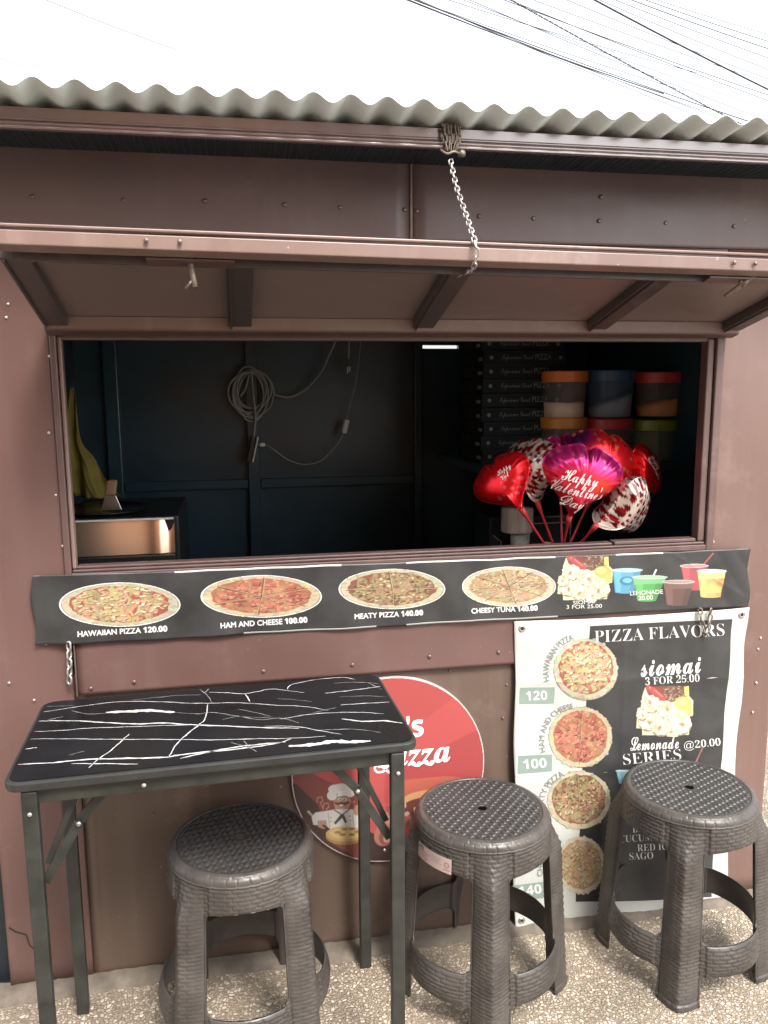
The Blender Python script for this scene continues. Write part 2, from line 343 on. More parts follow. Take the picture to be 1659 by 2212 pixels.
# inside of the stall
YB = 1.20
gl, gr = at(905, 750, YB)[0], at(991, 750, YB)[0]; gz0, gz1 = at(950, 753, YB)[2], at(950, 745.5, YB)[2]
b = MB()
b.box(-0.574, gl, YB, YB + .03, 0, 1.815); b.box(gr, 1.42, YB, YB + .03, 0, 1.815)
b.box(gl, gr, YB + .001, YB + .031, 0, gz0); b.box(gl, gr, YB + .001, YB + .031, gz1, 1.815)
bw = b.build('back_wall', INNER, stall)
def inb(name, x0, x1, z0, z1, d=0.03): MB().box(x0, x1, YB - d, YB - .0005, z0, z1).build(name, INFRAME, bw, bevel=0.004)
zr = at(560, 1043, YB)[2]; xm = at(545, 900, YB)[0]
inb('mullion', xm - .022, xm + .022, 0, 1.805, .034)
x_l = at(262, 900, YB)[0]; x_r = at(903, 900, YB)[0]
inb('rail', x_l, xm - .023, zr - .018, zr + .018, .026); inb('rail', xm + .023, x_r - .02, zr - .018, zr + .018, .026)
inb('mullion', x_l - .05, x_l - .001, 0, 1.805, .036); inb('mullion', x_r - .02, x_r + .012, 0, 1.805, .03)
inb('rail', x_l, x_r - .02, 1.66, 1.70, .028)
MB().prism([(0.0225, 0), (YB - .002, 0), (YB - .002, 1.806), (0.0225, 1.925)], -0.5749, -0.556).build('end_wall', INNER, stall)
MB().prism([(0.0225, 0), (YB - .002, 0), (YB - .002, 1.806), (0.0225, 1.925)], 1.39, 1.4115).build('end_wall', INNER, stall)
b = MB()
for yy in (0.25, 0.62): b.box(-0.555, -0.528, yy, yy + .035, 0, 1.8)
b.build('wall_stud', INFRAME, stall)
b = MB(); b.box(-0.555, 1.389, 0.0225, YB - .002, 0.004, 0.012); b.build('stall_floor', CEMENT, stall)

# roof: corrugated sheet
PITCH = 0.0705; PH = -0.327
nx = 1300; ny = 14
xs = np.linspace(-0.80, 1.62, nx); ys = np.linspace(-0.27, 1.55, ny); X, Y = np.meshgrid(xs, ys)
Zr = 1.9685 - 0.100 * (Y + 0.27) + 0.0084 * np.cos((X - PH) / PITCH * 2 * np.pi)
Zr += 0.0015 * np.sin(X * 7.0) * (Y < -0.2)
Vv = np.stack([X, Y + 0.003 * np.sin(X * 3.1) * (Y < -0.2), Zr], -1).reshape(-1, 3); Ff = grid_faces(nx, ny)
Vv, Ff = solid(Vv, Ff, np.array([0, 0, -0.0012]))
link('roof', mesh_np('roof', Vv, Ff), stall, [GALV])
# fascia beam under the eave
b = MB()
b.prism([(-.2, 1.946), (-.2, 1.927), (-.2035, 1.9255), (-.2035, 1.9225), (-.2, 1.921), (-.206, 1.918), (-.206, 1.9145), (-.2035, 1.913), (-.207, 1.911), (-.207, 1.9065), (-.193, 1.9065), (-.193, 1.910), (-.197, 1.912), (-.197, 1.940), (-.15, 1.940), (-.15, 1.946)], -0.8, 1.62)
BEAM = wall_paint('beam_enamel', (0.115, 0.068, 0.064), (0.145, 0.09, 0.085), (0.3, 0.25, 0.24))
_bb = BEAM.node_tree.nodes['Principled BSDF'].inputs; _bb['Coat Weight'].default_value = 1.0; _bb['Coat IOR'].default_value = 2.0; _bb['Coat Roughness'].default_value = 0.2
b.build('fascia_beam', BEAM, stall, bevel=0.001)

b = MB(); b.hexa([(-.8, -.19, 1.934), (1.62, -.19, 1.934), (1.62, -.003, 1.926), (-.8, -.003, 1.926), (-.8, -.19, 1.937), (1.62, -.19, 1.937), (1.62, -.003, 1.929), (-.8, -.003, 1.929)])  # dark strip added for the shaded gap between beam and wall
for i in range(150):
    xx = -0.79 + i * .016 + nr.uniform(-.004, .004); b.hexa([(xx, -.12, 1.9295), (xx + .0012, -.12, 1.9295), (xx + .0012, -.004, 1.9245), (xx, -.004, 1.9245), (xx, -.12, 1.9308), (xx + .0012, -.12, 1.9308), (xx + .0012, -.004, 1.9259), (xx, -.004, 1.9259)], 1)
b.build('eave_shade_strip', [mat('eave_shade_tone', (.012, .018, .022), .6), INFRAME], stall)
# raised serving hatch
def fz(x): return 1.6685 - 0.0135 * (x + 0.37)
def hp(x, v, up=0.0):
    z0 = 1.549; y0 = -0.016
    return (x, y0 - 0.396 * v, z0 + (fz(x) - z0) * v + up)
def hbar(mb, x0, x1, v0, v1, u0, u1, mi=0, nseg=1):
    for i in range(nseg):
        a = x0 + (x1 - x0) * i / nseg; c = x0 + (x1 - x0) * (i + 1) / nseg
        mb.hexa([hp(a, v1, u0), hp(c, v1, u0), hp(c, v0, u0), hp(a, v0, u0), hp(a, v1, u1), hp(c, v1, u1), hp(c, v0, u1), hp(a, v0, u1)], mi)
HX0, HX1 = -0.385, 1.222
RIBM = wall_paint('shaded_rib_brown', (0.052, 0.039, 0.038), (0.066, 0.05, 0.048), (0.15, 0.12, 0.11))  # hatch brown darkened to carry the shade on ribs and front lip
hatch = thing('serving_hatch', '', 'x'); del hatch['label']; del hatch['category']; hatch.parent = stall
b = MB(); hbar(b, HX0 + .01, HX1 - .01, 0.03, 0.985, 0.0255, 0.028, nseg=6)
HPAN = wall_paint('hatch_sheet', (0.136, 0.102, 0.096), (0.160, 0.118, 0.110), (0.22, 0.17, 0.15)); b.build('hatch_panel', HPAN, hatch)
b = MB(); hbar(b, HX0, HX1, 0.0, 0.075, -0.004, 0.0245); b.build('hinge_bar', FRAME, hatch, bevel=0.002)
b = MB(); hbar(b, HX0 + .004, HX1 - .004, 0.077, 0.083, -0.001, 0.024); b.build('panel_lip', BAR, hatch)
b = MB(); hbar(b, HX0, HX1, 0.93, 1.0, 0.0005, 0.0245); hbar(b, HX0, HX1, 0.985, 1.004, 0.0285, 0.034)
fb = b.build('front_bar', BAR, hatch, bevel=0.002)
b = MB(); hbar(b, HX0 + .02, HX1 - .02, 0.85, 0.862, -0.001, 0.0245); hbar(b, HX0 + .02, HX1 - .02, 0.863, 0.929, 0.016, 0.0245); b.build('front_lip', RIBM, hatch, bevel=0.001)
for x0, x1 in ((HX0, HX0 + .05), (-0.006, 0.044), (0.403, 0.452), (0.822, 0.872), (HX1 - .05, HX1)):
    b = MB(); hbar(b, x0, x1, 0.084, 0.849, 0.004, 0.0245); hbar(b, x0 + .005, x0 + .009, 0.084, 0.849, -0.002, 0.0035)
    b.build('rib', RIBM, hatch, bevel=0.002)
rivets(fb, [], y=0)
def latch(x, ang):
    b = MB(); hbar(b, x - .075, x + .075, 0.865, 0.932, -0.004, -0.001); b.build('latch_plate', FRAME, hatch)
    b = MB(); p = Vector(hp(x, 0.90, -0.012)); d = Vector((math.cos(ang), -0.3, math.sin(ang))).normalized()
    b.tube([p - d * .035, p + d * .035], 0.005, 10); b.tube([p, p + Vector((0, 0, .012))], 0.004, 8)
    b.tube([p + d * .02, p + d * .02 + Vector((-.014, 0, -.016))], 0.003, 8)
    b.build('latch_bolt', CHAIND, hatch, smooth=True)
latch(-0.065, R_(-80)); latch(1.0, R_(40))
rivets(fb, [(x, fz(x) + .014) for x in (-0.135, -0.08)], y=-0.4155, m=SCREW, r=0.0042)
rivets(fb, [(x, fz(x) + .014) for x in (0.955, 1.0)], y=-0.4155, m=SCREW, r=0.0042)

# ------------------------------------------------------------------ chains
def chain_mesh(path, L, wd, r, name, m, group=None):
    P = smooth_path(path, 10); mb = MB(); acc = 0; k = 0; seg = []; tot = 0
    for a, c in zip(P[:-1], P[1:]): seg.append((a, c, (c - a).length)); tot += seg[-1][2]
    step = L * 0.74; nlk = max(1, int(tot / step)); ref = None
    for i in range(nlk):
        s = (i + .5) * tot / nlk; t = s
        for a, c, ln in seg:
            if t <= ln: break
            t -= ln
        p = a + (c - a) * (t / max(ln, 1e-9)); d = (c - a).normalized()
        if ref is None: ref = d.cross(Vector((0, 1, 0.05))).normalized()
        ref = (ref - d * ref.dot(d)).normalized(); q = d.cross(ref)
        side = ref if i % 2 == 0 else q
        side = (ref * math.cos(R_(35)) + q * math.sin(R_(35))) if i % 2 == 0 else (q * math.cos(R_(35)) - ref * math.sin(R_(35)))
        ring = []
        hw = wd / 2 - r; hl = L / 2 - wd / 2
        for j in range(20):
            a_ = 2 * math.pi * j / 20
            ring.append(p + side * (hw * math.cos(a_)) + d * (hw * math.sin(a_) + (hl if math.sin(a_) >= 0 else -hl)))
        mb.tube(ring, r, 6, closed=True)
    return mb.build(name, m, None, smooth=True)
# long chain holding the hatch: loops round the beam, falls to the hatch and runs on under it
pth = [at(973, 345, -0.213), at(985, 400, -0.27), at(1005, 460, -0.34), at(1025, 520, -0.418), at(1029, 548, -0.425), (at(1022, 575, -.40)[0], -0.395, fz(.4) - 0.012), (0.435, -0.34, 1.645), (0.41, -0.27, 1.632)]
c1 = chain_mesh(pth, 0.020, 0.0115, 0.0016, 'support_chain', CHAINM)
mbk = MB()
for k, (px, dz) in enumerate(((958, 0), (964, 0.004), (971, -.003), (979, 0.002), (985, 0.0), (990, -.002))):
    x = at(px, 320, -.21)[0]; rr = rng.uniform(-.004, .004)
    P = [(x + rr, -.19, 1.952), (x, -.214, 1.948), (x - rr, -.216, 1.925), (x * .6 + .4 * at(974, 340, -.21)[0], -.214, 1.900 + dz)]
    nl = 5
    for i in range(nl):
        a, c = (Vector(smooth_path(P, 5)[int(i * 15 / nl)]), Vector(smooth_path(P, 5)[int((i + 1) * 15 / nl)]))
        d = (c - a).normalized(); sd = d.cross(Vector((0, 1, 0.1))).normalized(); sd = sd if i % 2 else d.cross(sd)
        p = (a + c) / 2; ring = [p + sd * (.0036 * math.cos(2 * math.pi * j / 14)) + d * (.0036 * math.sin(2 * math.pi * j / 14) + (.006 if j < 7 else -.006)) for j in range(14)]
        mbk.tube(ring, 0.0017, 6, closed=True)
xk = at(974, 343, -.21)[0]
mbk.tube(smooth_path([(xk - .022, -.21, 1.902), (xk - .010, -.217, 1.893), (xk + .004, -.219, 1.897), (xk + .016, -.217, 1.894)], 5), .0028, 7)
mbk.lathe([(.001, 0), (.008, .002), (.009, .008), (.006, .014), (.001, .016)], c=(xk + .021, -.214, 1.888), n=12)
kn = mbk.build('chain_knot', CHAIND, c1, smooth=True)
tag(c1, 'pale steel chain knotted round the eave beam and holding up the hatch', 'chain', 'steel chains of the stall')
c2 = chain_mesh([at(148, 1386, -.02), at(150, 1430, -.021), at(150, 1478, -.02)], 0.024, 0.016, 0.0024, 'short_chain', CHAINM)
tag(c2, 'short pale chain hanging below the left end of the food banner', 'chain', 'steel chains of the stall')
c3 = chain_mesh([at(1512, 1314, -.026), at(1514, 1335, -.027), at(1519, 1355, -.027), at(1524, 1372, -.027), at(1531, 1352, -.027), at(1535, 1330, -.026), at(1536, 1314, -.026)], 0.021, 0.0135, 0.0020, 'short_chain', CHAIND)
tag(c3, 'rusty chain loop hanging over the top right corner of the poster', 'chain', 'steel chains of the stall')

# ------------------------------------------------------------------ printing: raster painter and lettering
class Canvas:
    def __init__(s, x0, y0, x1, y1, step, ss=2):
        s.x0, s.y0, s.step, s.ss = x0, y0, step, ss
        s.nx = int((x1 - x0) / step) + 1; s.ny = int((y1 - y0) / step) + 1
        s.W, s.H = s.nx * ss, s.ny * ss; s.c = np.zeros((s.H, s.W, 3)); s.a = np.zeros((s.H, s.W)); s.q = step / ss
    def _bb(s, xa, ya, xb, yb):
        i0 = max(0, int((xa - s.x0) / s.q)); i1 = min(s.W, int((xb - s.x0) / s.q) + 2)
        j0 = max(0, int((ya - s.y0) / s.q)); j1 = min(s.H, int((yb - s.y0) / s.q) + 2)
        if i1 <= i0 or j1 <= j0: return None
        X, Y = np.meshgrid(s.x0 + (np.arange(i0, i1) + .5) * s.q - s.step / 2, s.y0 + (np.arange(j0, j1) + .5) * s.q - s.step / 2)
        return slice(j0, j1), slice(i0, i1), X, Y
    def _put(s, r, k, col, op=1.0, alpha=True):
        c = s.c[r[0], r[1]]; kk = (k * op)[..., None]; c[:] = c * (1 - kk) + lin(col) * kk
        if alpha: a = s.a[r[0], r[1]]; a[:] = np.maximum(a, k)
    def poly(s, pts, col, op=1.0):
        P = np.asarray(pts, float); r = s._bb(P[:, 0].min(), P[:, 1].min(), P[:, 0].max(), P[:, 1].max())
        if r is None: return
        X, Y = r[2], r[3]; ins = np.zeros(X.shape, bool); n = len(P)
        for i in range(n):
            xa, ya = P[i]; xb, yb = P[(i + 1) % n]
            if ya == yb: continue
            ins ^= ((ya > Y) != (yb > Y)) & (X < (xb - xa) * (Y - ya) / (yb - ya) + xa)
        s._put(r, ins.astype(float), col, op)
    def ell(s, cx, cy, rx, ry, col, rot=0.0, op=1.0, soft=0.0):
        m = max(rx, ry) * (1 + soft); r = s._bb(cx - m, cy - m, cx + m, cy + m)
        if r is None: return
        c, d = math.cos(rot), math.sin(rot); X, Y = r[2] - cx, r[3] - cy; u = (X * c + Y * d) / rx; v = (-X * d + Y * c) / ry
        q = np.sqrt(u * u + v * v)
        s._put(r, (q <= 1).astype(float) if not soft else np.clip((1 + soft - q) / soft, 0, 1), col, op)
    def line(s, pts, wd, col, op=1.0):
        for (a, b_) in zip(pts[:-1], pts[1:]):
            a = np.asarray(a, float); b_ = np.asarray(b_, float); r = s._bb(min(a[0], b_[0]) - wd, min(a[1], b_[1]) - wd, max(a[0], b_[0]) + wd, max(a[1], b_[1]) + wd)
            if r is None: continue
            d = b_ - a; t = np.clip(((r[2] - a[0]) * d[0] + (r[3] - a[1]) * d[1]) / max(1e-9, d @ d), 0, 1)
            dist = np.hypot(r[2] - a[0] - t * d[0], r[3] - a[1] - t * d[1]); s._put(r, np.clip(wd / 2 - dist + .5 * s.q, 0, s.q) / s.q, col, op)
    def mesh(s, name, mapper, parent, m=None, thr=0.5, fade=(.68, .62)):
        k = s.ss; c = s.c.reshape(s.ny, k, s.nx, k, 3); a = s.a.reshape(s.ny, k, s.nx, k)
        wgt = a[..., None] + 1e-9; col = (c * wgt).sum((1, 3)) / wgt.sum((1, 3)); lum = col.mean(-1, keepdims=True); col = np.clip(lum + (col - lum) * fade[0], 0, 1) * fade[1]; al = a.mean((1, 3))
        X, Y = np.meshgrid(s.x0 + np.arange(s.nx) * s.step, s.y0 + np.arange(s.ny) * s.step)
        ac = (al[:-1, :-1] + al[1:, :-1] + al[:-1, 1:] + al[1:, 1:]) / 4
        F = grid_faces(s.nx, s.ny, ac >= thr)[:, ::-1]
        V = mapper(X.ravel(), Y.ravel()); V, F, C = compact(V, F, col.reshape(-1, 3))
        return link(name, mesh_np(name, V, F, C), parent, [m or PRINT], smooth=True)

def mapper(D, sheet, off):
    """D: crop pixel -> survey pixel, sheet(x,z) -> y of the printed sheet; off: height above it"""
    def f(px, py):
        dx, dy = D(np.asarray(px, float), np.asarray(py, float))
        d0 = CR[0, 0] * (dx - CX) + CR[0, 1] * (dy - CY) + CR[0, 2] * FPX
        d1 = CR[1, 0] * (dx - CX) + CR[1, 1] * (dy - CY) + CR[1, 2] * FPX
        d2 = CR[2, 0] * (dx - CX) + CR[2, 1] * (dy - CY) + CR[2, 2] * FPX
        t = (CAM_D - 0.015) / d1; x = d0 * t; z = CAM_H + d2 * t
        return np.stack([x, sheet(x, z) - off, z], -1)
    return f

UP = {'sansb': (0x1D5D4, 0x1D5EE, 0x1D7EC), 'serif': (0x1D400, 0x1D41A, 0x1D7CE), 'script': (0x1D4D0, 0x1D4EA, 0), 'bolditalic': (0x1D468, 0x1D482, 0), 'plain': (0, 0, 0), 'mix': (0, 0, 0x1D7EC)}
def style(t, st):
    u, l, d = UP[st]; o_ = ''
    for ch in t:
        if u and 'A' <= ch <= 'Z': o_ += chr(u + ord(ch) - 65)
        elif l and 'a' <= ch <= 'z': o_ += chr(l + ord(ch) - 97)
        elif d and '0' <= ch <= '9': o_ += chr(d + ord(ch) - 48)
        else: o_ += ch
    return o_
_tc = {}
def text_geo(t, st, weight=0.0):
    k = (t, st, weight)
    if k not in _tc:
        c = bpy.data.curves.new('t', 'FONT'); c.body = style(t, st); c.offset = weight; c.resolution_u = 4; c.fill_mode = 'FRONT'
        ob = bpy.data.objects.new('t', c); COL.objects.link(ob); bpy.context.view_layer.update()
        me = bpy.data.meshes.new_from_object(ob.evaluated_get(bpy.context.evaluated_depsgraph_get()))
        V = np.array([v.co[:2] for v in me.vertices]); F = [tuple(p.vertices) for p in me.polygons]
        bpy.data.objects.remove(ob); bpy.data.curves.remove(c); bpy.data.meshes.remove(me)
        _tc[k] = (V, F)
    return _tc[k]
CAPH = {'sansb': 0.70, 'serif': 0.67, 'script': 0.68, 'bolditalic': 0.66, 'plain': 0.68, 'mix': 0.69}
def lettering(t, st, p0, p1, cap, fmap, parent, m, weight=0.0, shear=0.0, arc=None, name='lettering'):
    V, F = text_geo(t, st, min(weight, 0.0)); x0, x1 = V[:, 0].min(), V[:, 0].max(); dep = None
    if weight > 0:                       # bolder strokes: the outline laid down again a hair to each side
        V0, F0, n0 = V, F, len(V); sh_ = [(0, 0), (weight, 0), (-weight, 0), (0, weight), (0, -weight), (weight * .7, weight * .7), (-weight * .7, -weight * .7)]
        V = np.concatenate([V0 + np.array(q) for q in sh_]); F = [tuple(i + k * n0 for i in f) for k in range(len(sh_)) for f in F0]; dep = np.repeat(np.arange(len(sh_)) * 4e-5, n0)
    u = (V[:, 0] - x0) / (x1 - x0); h = V[:, 1] / CAPH[st] * cap
    if arc is None:
        p0 = np.array(p0, float); p1 = np.array(p1, float); d = p1 - p0; nrm = np.array([d[1], -d[0]]) / np.linalg.norm(d); dn_ = d / np.linalg.norm(d)
        P = p0 + u[:, None] * d + h[:, None] * nrm + (h * shear)[:, None] * dn_
    else:
        cx, cy, a0, a1, r0, r1 = arc; a = np.radians(a0 + (a1 - a0) * u); r = r0 + (r1 - r0) * u + h
        P = np.stack([cx + r * np.cos(a), cy - r * np.sin(a)], -1)
    W = fmap(P[:, 0], P[:, 1])
    if dep is not None: W[:, 1] -= dep
    me = bpy.data.meshes.new(name); me.from_pydata(W.tolist(), [], F); me.update()
    return link(name, me, parent, [m])

def pizza(cv, cx, cy, rx, ry, kind, glow=True, thick=0, seed=1):
    """a printed picture of a baked pizza"""
    r = random.Random(seed)
    if glow: cv.ell(cx, cy, rx * 1.0, ry * 1.0, (255, 255, 250)); cv.ell(cx, cy, rx * .97, ry * .965, (120, 118, 100))
    crust = {'haw': (196, 190, 150), 'ham': (205, 188, 140), 'meat': (200, 190, 150), 'tuna': (212, 200, 160)}[kind]
    cv.ell(cx + (rx * .02 if glow else 0), cy + thick, rx * .965, ry * .95, tuple(int(c * .82) for c in crust)); cv.ell(cx, cy, rx * .955, ry * .935, crust)
    for k in range(90):
        a = r.uniform(0, 6.28); q = r.uniform(.86, .95); cv.ell(cx + rx * q * math.cos(a), cy + ry * q * math.sin(a), rx * .05, ry * .05, tuple(c + r.randint(-28, 18) for c in crust))
    sauce = {'haw': (178, 74, 44), 'ham': (186, 96, 52), 'meat': (150, 84, 50), 'tuna': (190, 138, 84)}[kind]
    pts = [(cx + rx * (.83 + r.uniform(-.03, .03)) * math.cos(a), cy + ry * (.82 + r.uniform(-.03, .03)) * math.sin(a) - ry * .02) for a in np.linspace(0, 6.28, 60)]
    cv.poly(pts, sauce)
    def sp(q=.78):
        a = r.uniform(0, 6.28); d = math.sqrt(r.random()) * q; return cx + rx * d * math.cos(a), cy + ry * d * math.sin(a) - ry * .02
    cheese = {'haw': (208, 178, 104), 'ham': (204, 132, 70), 'meat': (184, 150, 92), 'tuna': (206, 176, 112)}[kind]
    for k in range(260):
        x, y = sp(.76); cv.ell(x, y, rx * r.uniform(.03, .09), ry * r.uniform(.03, .1), tuple(int(c * r.uniform(.78, 1.12)) for c in cheese), r.uniform(0, 3), op=.75)
    def chunk(x, y, w_, h_, col, rot):
        c, d = math.cos(rot), math.sin(rot); asp = ry / rx
        def q(u, v): return (x + (u * c - v * d), y + (u * d + v * c) * asp)
        P = [q(-w_, -h_), q(w_, -h_ * .8), q(w_ * .9, h_), q(-w_ * .9, h_ * .9)]
        cv.poly([(a + rx * .012, b_ + ry * .028) for a, b_ in P], tuple(int(v * .5) for v in col)); cv.poly(P, col)
    if kind == 'haw':
        for k in range(95): x, y = sp(); chunk(x, y, rx * r.uniform(.035, .07), rx * r.uniform(.022, .035), r.choice([(226, 204, 130), (236, 220, 160), (214, 186, 104), (224, 176, 130), (232, 190, 150)]), r.uniform(0, 3))
        for k in range(9): x, y = sp(.7); cv.ell(x, y, rx * .05, ry * .05, (216, 168, 140)); cv.ell(x, y, rx * .026, ry * .026, (180, 110, 74))
    if kind == 'ham':
        for k in range(58): x, y = sp(.74); chunk(x, y, rx * r.uniform(.05, .08), rx * r.uniform(.045, .07), r.choice([(196, 84, 62), (206, 96, 70), (184, 72, 52), (214, 120, 84)]), r.uniform(0, 3))
        for k in range(40): x, y = sp(); cv.ell(x, y, rx * .03, ry * .03, (226, 172, 100), op=.8)
    if kind == 'meat':
        for k in range(100): x, y = sp(); chunk(x, y, rx * r.uniform(.03, .065), rx * r.uniform(.016, .03), r.choice([(220, 206, 150), (196, 180, 110), (150, 120, 60), (140, 80, 56), (206, 190, 120), (176, 168, 96)]), r.uniform(0, 3))
        for k in range(46): x, y = sp(); cv.ell(x, y, rx * .028, ry * .035, r.choice([(110, 62, 40), (92, 92, 50), (134, 96, 60)]))
    if kind == 'tuna':
        for k in range(120): x, y = sp(); chunk(x, y, rx * r.uniform(.03, .075), rx * r.uniform(.010, .022), r.choice([(226, 206, 150), (214, 180, 112), (196, 150, 90), (232, 216, 170), (186, 120, 74)]), r.uniform(0, 3))
    if kind != 'haw':
        n_ = {'ham': 6, 'meat': 4, 'tuna': 8}[kind]; a0 = {'ham': 1.62, 'meat': 1.5, 'tuna': .62}[kind]
        for k in range(n_):
            a = a0 + k * 2 * math.pi / n_; cv.line([(cx, cy), (cx + rx * .86 * math.cos(a), cy + ry * .86 * math.sin(a))], rx * .018, (92, 54, 34), op=.85)
            cv.line([(cx + rx * .02, cy), (cx + rx * .86 * math.cos(a + .03), cy + ry * .86 * math.sin(a + .03))], rx * .012, (220, 190, 130), op=.6)

def siomai_pic(cv, x0, y0, x1, y1, seed=3):
    """white dumplings with chilli, minced filling and lime"""
    r = random.Random(seed); W_, H_ = x1 - x0, y1 - y0; q = lambda u, v: (x0 + u * W_, y0 + v * H_)
    cv.poly([q(.16, .02), q(.9, 0), q(.92, .2), q(1, .3), q(.99, .6), q(.93, .62), q(.9, .98), q(.1, 1), q(.1, .86), q(0, .86), q(.02, .45), q(.1, .42), q(.1, .22)], (222, 210, 168))
    cv.poly([q(.16, .02), q(.62, .0), q(.62, .3), q(.3, .3), q(.2, .16)], (150, 58, 44)); cv.poly([q(.5, .0), q(.9, 0), q(.88, .22), q(.62, .34), q(.48, .26)], (134, 92, 66))
    for k in range(90):
        u, v = r.uniform(.48, .86), r.uniform(.01, .28); cv.ell(*q(u, v), W_ * .018, H_ * .018, r.choice([(96, 58, 40), (176, 130, 100), (120, 76, 52), (190, 150, 118)]))
    cv.poly([q(.84, .02), q(.92, 0), q(.93, .22), q(.85, .2)], (232, 216, 60))
    for a in ((.22, .03, .36, .15), (.3, .08, .48, .26)): cv.line([q(a[0], a[1]), q(a[2], a[3])], W_ * .085, (206, 36, 40)); cv.line([q(a[0] + .02, a[1]), q(a[2] - .02, a[3] - .04)], W_ * .02, (238, 120, 110))
    cv.ell(*q(.82, .36), W_ * .15, H_ * .14, (196, 200, 44)); cv.ell(*q(.8, .33), W_ * .09, H_ * .07, (222, 224, 110)); cv.ell(*q(.92, .5), W_ * .07, H_ * .10, (204, 206, 70))
    for (u, v, rr) in ((.25, .36, .17), (.55, .5, .17), (.2, .72, .17), (.42, .82, .17), (.75, .76, .2), (.1, .58, .1), (.62, .92, .12)):
        x, y = q(u, v); cv.ell(x, y + H_ * .02, W_ * rr, H_ * rr * 1.08, (150, 136, 92))
        pts = [(x + W_ * rr * (1 + .12 * math.sin(k * 2.3 + u * 9)) * math.cos(k / 24 * 6.283), y + H_ * rr * (1 + .12 * math.sin(k * 2.3 + u * 9)) * math.sin(k / 24 * 6.283)) for k in range(24)]
        cv.poly(pts, (226, 214, 174))
        for k in range(9):
            a = k * .7 + u * 7; d = rr * r.uniform(.35, .75); cv.ell(x + W_ * d * math.cos(a), y + H_ * d * math.sin(a), W_ * rr * r.uniform(.16, .34), H_ * rr * r.uniform(.14, .3), r.choice([(240, 231, 198), (232, 221, 182), (214, 199, 154), (198, 182, 136), (236, 226, 190)]), r.uniform(0, 3), op=.85)
        a = r.uniform(0, 6.28); cv.ell(x + W_ * rr * .2 * math.cos(a), y + H_ * rr * .2 * math.sin(a), W_ * rr * .30, H_ * rr * .22, (190, 166, 116), a); cv.ell(x + W_ * rr * .25 * math.cos(a), y + H_ * rr * .15 * math.sin(a), W_ * rr * .15, H_ * rr * .10, (166, 134, 92), a)

def cup_pic(cv, tl, tr, bl, br, col, top, foam=None, straw=None):
    e = lambda a, b_, t: (a[0] + (b_[0] - a[0]) * t, a[1] + (b_[1] - a[1]) * t)
    if straw: cv.line([straw[0], straw[1]], 8, straw[2])
    cv.poly([tl, tr, br, bl], col); cv.ell((bl[0] + br[0]) / 2, (bl[1] + br[1]) / 2, (br[0] - bl[0]) / 2, 6, col)
    cv.poly([e(tl, tr, .05), e(tl, tr, .3), e(bl, br, .3), e(bl, br, .08)], tuple(min(255, int(c * 1.15 + 14)) for c in col), op=.55)
    cv.poly([e(tl, tr, .75), tr, br, e(bl, br, .75)], tuple(int(c * .75) for c in col), op=.5)
    if foam: cv.poly([tl, tr, e(tr, br, .3), e(tl, bl, .3)], foam)
    cv.ell((tl[0] + tr[0]) / 2, (tl[1] + tr[1]) / 2, (tr[0] - tl[0]) / 2 + 5, 9, (196, 200, 196)); cv.ell((tl[0] + tr[0]) / 2, (tl[1] + tr[1]) / 2, (tr[0] - tl[0]) / 2, 6, top)

# ---- long banner under the window
def ban_y(x, z):
    z = np.asarray(z); x = np.asarray(x)
    y = -0.0185 + 0.0010 * np.sin(x * 17 + 1.2 * np.sin(x * 5)) * (0.4 + np.abs((z - .94) / .085)) + 0.0010 * np.sin(x * 41 + z * 30)
    y = y - 0.0014 * np.clip((x - 1.16) / .1, 0, 1) * np.abs(np.sin(x * 55 + z * 40)) - .0012 * np.exp(-np.abs(x * .6 + z - 1.66) / .006) - .0010 * np.exp(-np.abs(x - .30 - z * .3) / .005)
    lf = np.clip((-0.375 - x) / 0.06, 0, 1); y = y + 0.012 * lf * lf * (1 - .4 * np.clip((x + .375) / -.08, 0, 1))
    return y
ban = thing('menu_banner', 'long black banner with four pizza pictures and prices below the serving window', 'banner', (0, 0, 0))
nx, ny = 360, 40; xs = np.linspace(0, 1, nx); zs = np.linspace(0, 1, ny); U, Vt = np.meshgrid(xs, zs)
tl_, bl_, tr_, br_ = (-.455, 1.0235), (-.459, .8625), (1.307, 1.0085), (1.3115, .8545)
X = (tl_[0] * (1 - U) + tr_[0] * U) * Vt + (bl_[0] * (1 - U) + br_[0] * U) * (1 - Vt)
sag_t = 0.0012 * np.sin(U * 31) * np.sin(U * 11) + .0004 * np.sin(U * 90); sag_b = 0.0010 * np.sin(U * 23 + 1) + .0004 * np.sin(U * 77)
Z = (tl_[1] * (1 - U) + tr_[1] * U + sag_t) * Vt + (bl_[1] * (1 - U) + br_[1] * U + sag_b) * (1 - Vt)
X += (0.004 * np.sin(Vt * 7) * ((U < .002) | (U > .998)))
Vv = np.stack([X, ban_y(X, Z), Z], -1).reshape(-1, 3); Ff = grid_faces(nx, ny)
V2, F2 = solid(Vv, Ff, np.array([0, 0.0007, 0]))
me = mesh_np('sheet', V2, F2); o = link('sheet', me, ban, [TARP_D, TARP_W], smooth=True)
mi = np.zeros(len(F2), np.int32); nq = (nx - 1) * (ny - 1); row = np.arange(nq) // (nx - 1); cu = (np.arange(nq) % (nx - 1)) / (nx - 1)
wt = (row >= ny - 2) & ((np.sin(cu * 31 + .6) * np.sin(cu * 9 + 1) > -.15) & (cu > .14) & (cu < .86))
wt2 = (row < 1) & (((cu > .26) & (cu < .44)) | ((cu > .48) & (cu < .70)))
mi[:nq][wt | wt2] = 1; mi[nq:2 * nq] = 1; me.polygons.foreach_set('material_index', mi)
D5 = lambda x, y: (54.2 + x * .4902, 1186 + y * .4902); D6 = lambda x, y: (845.8 + x * .4902, 1165.7 + y * .4902)
